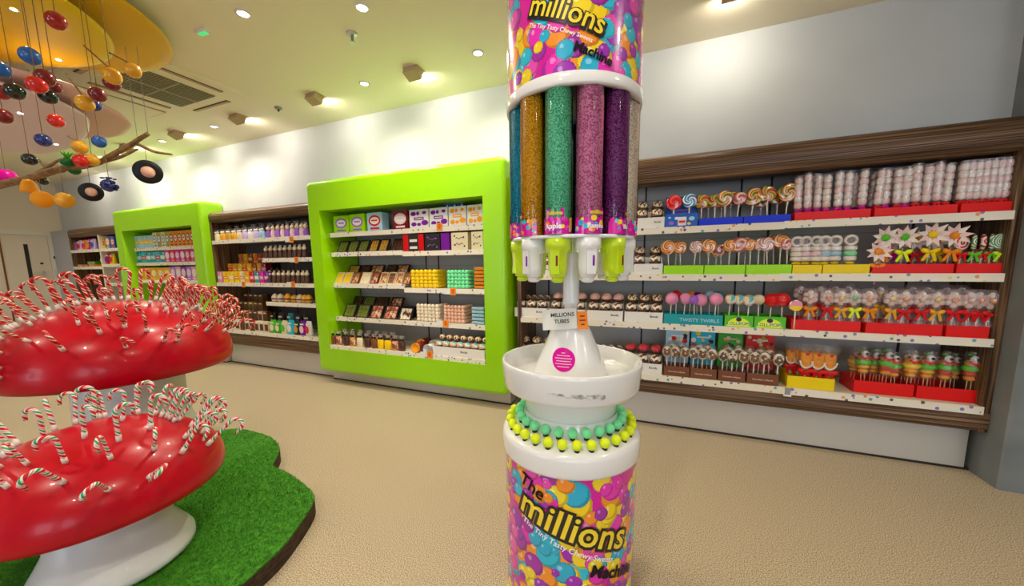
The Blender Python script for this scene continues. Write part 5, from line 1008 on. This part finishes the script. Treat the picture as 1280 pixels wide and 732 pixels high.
row(figure, [(p, ('pale_pink' if k % 2 else 'violet', 'sand'), 'small lilac figure sweet' if k % 2 == 0 else 'small pink figure sweet') for k, p in enumerate((336, 342, 348, 354, 360, 366, 372, 378, 383))], 'on the top wooden shelf', 'figure sweet', 290, 2.76, 1.527, 'figures on the top wooden shelf')
row(figure, [(p, ('choc', 'white_choc'), 'chocolate figure with pale head') for p in (333, 339, 345, 351, 357, 363, 369, 375, 381)], 'on the short upper shelf', 'chocolate figure', 315, 2.76, 1.302, 'chocolate figures')
row(figure, [(p, ('choc', 'white_choc'), 'chocolate figure with pale head') for p in (337, 343, 349, 355, 361, 367, 373, 379, 384)], 'on the middle wooden shelf', 'chocolate figure', 343, 2.76, 1.026, 'chocolate figures')
row(figure, [(p, ('milk_choc', 'choc'), 'dark chocolate figure') for p in (340, 347, 354, 361, 368, 375, 382)], 'behind on the middle wooden shelf', 'chocolate figure', 340, 2.84, 1.06, 'chocolate figures')
tier = lambda px, w, d, h, cols, look: [(p, p + w, d, h, c, a, 'band', look[c]) for p, (c, a) in zip(px, cols)]
LKB = {'pink': 'pink box', 'yellow': 'yellow box', 'amber': 'amber box', 'tangerine': 'orange box', 'red': 'red box', 'teal': 'teal box', 'magenta': 'magenta box', 'gold': 'gold box', 'maroon': 'maroon box', 'brown_card': 'brown box', 'purple': 'purple box', 'cream': 'cream box', 'sand': 'beige box', 'milk_choc': 'brown box', 'white_choc': 'ivory box', 'violet': 'violet box', 'cyan': 'cyan box', 'pale_blue': 'pale blue box', 'orange': 'orange box', 'white_card': 'white box', 'royal_blue': 'blue box'}
boxes(tier((272, 279, 286, 293, 300, 306, 312, 318, 324, 330), 5.6, .07, .13, [('pink', 'white_card'), ('yellow', 'orange'), ('yellow', 'white_card'), ('yellow', 'orange'), ('cream', 'amber'), ('tangerine', 'yellow'), ('red', 'pink'), ('teal', 'white_card'), ('magenta', 'pink'), ('purple', 'pink')], LKB), 'on the front tier', 345, LY, 1.026, 'boxes on the front tier')
riser(276, 333, 340, 2.82, 2.92, 1.027, 1.12, 'lower black step of the stacked boxes on the middle wooden shelf'); riser(276, 333, 330, 2.92, 3.08, 1.027, 1.25, 'upper black step of the stacked boxes on the middle wooden shelf')
boxes(tier((285, 291, 297, 303, 309, 315, 321, 327), 5.4, .07, .13, [('amber', 'red'), ('gold', 'orange'), ('amber', 'yellow'), ('gold', 'red'), ('tangerine', 'yellow'), ('maroon', 'gold'), ('gold', 'orange'), ('maroon', 'pink')], LKB), 'on the middle tier', 335, 2.825, 1.122, 'boxes on the middle tier')
boxes(tier((298, 304, 310, 316, 322, 328), 5.2, .07, .12, [('gold', 'red'), ('tangerine', 'gold'), ('maroon', 'gold'), ('tangerine', 'red'), ('maroon', 'red'), ('brown_card', 'gold')], LKB), 'on the top tier', 320, 2.925, 1.252, 'boxes on the top tier')
def egg(root, m, r): obj('shell', B().lathe([(0, 0), (r * .7, r * .12), (r, r * .8), (r * .85, r * 1.5), (r * .45, r * 2.05), (0, r * 2.25)], 18), m, root); obj('band', B().lathe([(r * 1.0, r * .7), (r * 1.03, r * .85), (r * .98, r * 1.05)], 18, cap=False), 'choc', root)
row(egg, [(344, ('white_choc', .042), 'ivory egg'), (351, ('white_choc', .042), 'ivory egg'), (360, ('amber', .045), 'amber egg'), (368, ('gold', .04), 'gold egg'), (375, ('sand', .042), 'beige egg'), (381, ('amber', .042), 'amber egg'), (386, ('amber', .042), 'amber egg')], 'on the short lower shelf', 'chocolate egg', 370, 2.77, .812, 'eggs on the short lower shelf')
for r_, (y, z, px, py, cs, wh) in enumerate(((LY, .452, (287, 294, 300, 306, 312, 318, 324, 330), 405, ['white_choc', 'cream', 'milk_choc', 'white_choc', 'milk_choc', 'white_choc', 'cream', 'sand'], 'on the lowest tier'), (2.80, .56, (292, 298, 304, 310, 316, 322, 328), 390, ['milk_choc', 'brown_card', 'sand', 'milk_choc', 'brown_card', 'sand', 'milk_choc'], 'on the second tier'), (2.87, .66, (298, 304, 310, 316, 322), 375, ['brown_card', 'milk_choc', 'gold', 'brown_card', 'milk_choc'], 'on the third tier'), (2.94, .75, (304, 310, 316, 322), 365, ['brown_card', 'milk_choc', 'brown_card', 'milk_choc'], 'on the highest tier'))):
    boxes([(p, p + 5.4, .06, .12, c, 'choc' if c != 'choc' else 'cream', 'window', 'bottom shelf ' + LKB[c]) for p, c in zip(px, cs)], wh, py, y, z, 'boxes tiered on the bottom wooden shelf')
    if r_: riser(px[0] - 3, px[-1] + 8, py, y, y + .07, .453, z - .002, ('', 'lowest', 'middle', 'highest')[r_] + ' black step of the tiered boxes on the bottom wooden shelf')
row(printed_pouch, [(343, (.09, .15, 'leaf', 'white_choc'), 'leaf green pouch'), (350, (.09, .14, 'green', 'cream'), 'green pouch'), (357, (.09, .15, 'cream', 'leaf'), 'cream and green pouch'), (365, (.1, .16, 'cyan', 'white_card'), 'sky blue pouch'), (373, (.085, .15, 'near_black', 'gold'), 'black and gold pouch'), (380, (.085, .16, 'purple', 'pale_pink'), 'purple pouch'), (387, (.085, .16, 'white_card', 'red'), 'white and red pouch')], 'on the bottom wooden shelf', 'pouch', 410, 2.765, .452, 'pouches on the bottom wooden shelf')
row(printed_pouch, [(342, (.095, .2, 'near_black', 'green'), 'tall black and green pouch'), (353, (.095, .2, 'near_black', 'olive'), 'tall black and olive pouch'), (364, (.095, .2, 'teal', 'near_black'), 'tall teal pouch'), (375, (.095, .2, 'near_black', 'teal'), 'tall black and teal pouch'), (385, (.095, .2, 'near_black', 'purple'), 'tall black and purple pouch')], 'behind the short pouches', 'pouch', 400, 2.87, .47, 'tall pouches on the bottom wooden shelf')
tagcard(364, 299, 2.72, 'orange tag on the top shelf of the middle wooden unit'); tagcard(370, 324.5, 2.725, 'orange tag on the short upper wooden shelf'); tagcard(304, 355, 2.72, 'orange tag under the stacked yellow boxes'); tagcard(366, 355, 2.72, 'orange tag under the chocolate figures')
# ---------------------------------------------------------------- smaller green unit and the far unit
def run(px0, px1, n): return [(px0 + (px1 - px0) * k / n, px0 + (px1 - px0) * (k + 1) / n) for k in range(n)]
def shelf_run(specs, where, py, z, group, y=2.76):
    it = []
    for px0, px1, n, h, cols, kind in specs:
        for k, (a, c) in enumerate(run(px0, px1, n)):
            m, acc = cols[k % len(cols)]; it.append((a, c, .1, h, m, acc, kind, LKB[m]))
    boxes(it, where, py, y, z, group)
shelf_run([(168, 191, 4, .17, [('pale_blue', 'yellow')], 'band'), (191, 212, 4, .2, [('cream', 'teal'), ('amber', 'teal')], 'oval'), (212, 243, 6, .2, [('tangerine', 'brown_card'), ('orange', 'red')], 'oval')], 'on its top shelf, smaller green unit', 300, 1.488, 'boxes in the smaller green unit')
shelf_run([(171, 206, 6, .15, [('teal', 'pale_blue'), ('cyan', 'red'), ('teal', 'white_card')], 'band'), (206, 244, 6, .16, [('magenta', 'white_card'), ('red', 'pink'), ('magenta', 'pink')], 'oval')], 'on its second shelf, smaller green unit', 320, 1.286, 'boxes in the smaller green unit')
shelf_run([(172, 213, 5, .17, [('amber', 'yellow'), ('tangerine', 'yellow')], 'oval'), (213, 246, 5, .18, [('violet', 'pale_pink'), ('pink', 'white_card'), ('purple', 'pale_pink')], 'oval')], 'on its third shelf, smaller green unit', 340, 1.046, 'boxes in the smaller green unit')
row(printed_pouch, [(95, (.13, .15, 'violet', 'orange'), 'violet pouch'), (101, (.13, .16, 'pale_pink', 'red'), 'pink pouch'), (107, (.13, .16, 'orange', 'magenta'), 'orange pouch'), (113, (.13, .17, 'magenta', 'orange'), 'magenta pouch'), (118, (.13, .17, 'lilac', 'blue'), 'lilac pouch')], 'in the unit by the doors', 'pouch', 305, 2.79, 1.506, 'pouches in the unit by the doors')
boxes([(125, 130, .1, .19, 'yellow', 'red', 'band', 'yellow box'), (131, 137, .1, .19, 'royal_blue', 'yellow', 'oval', 'blue box'), (137.5, 143, .1, .18, 'royal_blue', 'red', 'oval', 'blue box')], 'beside the cream divider', 300, 2.76, 1.506, 'boxes by the cream divider')
row(printed_pouch, [(131, (.12, .15, 'royal_blue', 'white_card'), 'blue pouch'), (137, (.12, .17, 'red', 'purple'), 'red pouch'), (142, (.12, .16, 'yellow', 'red'), 'yellow pouch')], 'beside the cream divider', 'pouch', 325, 2.79, 1.276, 'pouches by the cream divider')
boxes([(97, 103, .15, .035, 'tangerine', 'leaf', 'band', 'low orange packet'), (104, 110, .15, .035, 'red', 'leaf', 'band', 'low red packet'), (111, 118, .15, .035, 'orange', 'leaf', 'band', 'low orange packet')], 'in the unit by the doors', 332, 2.76, 1.246, 'low packets', 0, 'packet')
place(carton, (.26, .15, .05, 'leaf', 'white_card', 'band'), 'packet', 'leaf green packet on top of the low orange packets', 'box', (at(113, 322, 1, 2.86).x, 2.86, 1.283))
# ---------------------------------------------------------------- daylight through the openings of the added front wall, camera
w = bpy.data.worlds.new('World'); sc.world = w; w.use_nodes = True
w.node_tree.nodes['Background'].inputs[0].default_value = (.74, .85, 1, 1); w.node_tree.nodes['Background'].inputs[1].default_value = 5
cd = bpy.data.cameras.new('Camera'); cam = bpy.data.objects.new('Camera', cd); col.objects.link(cam); sc.camera = cam
cd.sensor_fit = 'HORIZONTAL'; cd.sensor_width = 36; cd.lens = F / 1280 * 36; cd.clip_start = .02
cd.shift_x = -(PX - 640) / 1280; cd.shift_y = (PY - 366) / 1280
cam.matrix_world = Matrix([[R[i][0], -R[i][1], -R[i][2], EYE[i]] for i in range(3)] + [[0, 0, 0, 1]])
vs = sc.view_settings; vs.view_transform = 'Standard'; vs.look = 'None'; vs.gamma = 1; vs.exposure = .1; vs.use_curve_mapping = False
sc.cycles.use_denoising = True; sc.cycles.max_bounces = 8; sc.cycles.transparent_max_bounces = 16; sc.cycles.sample_clamp_indirect = 6
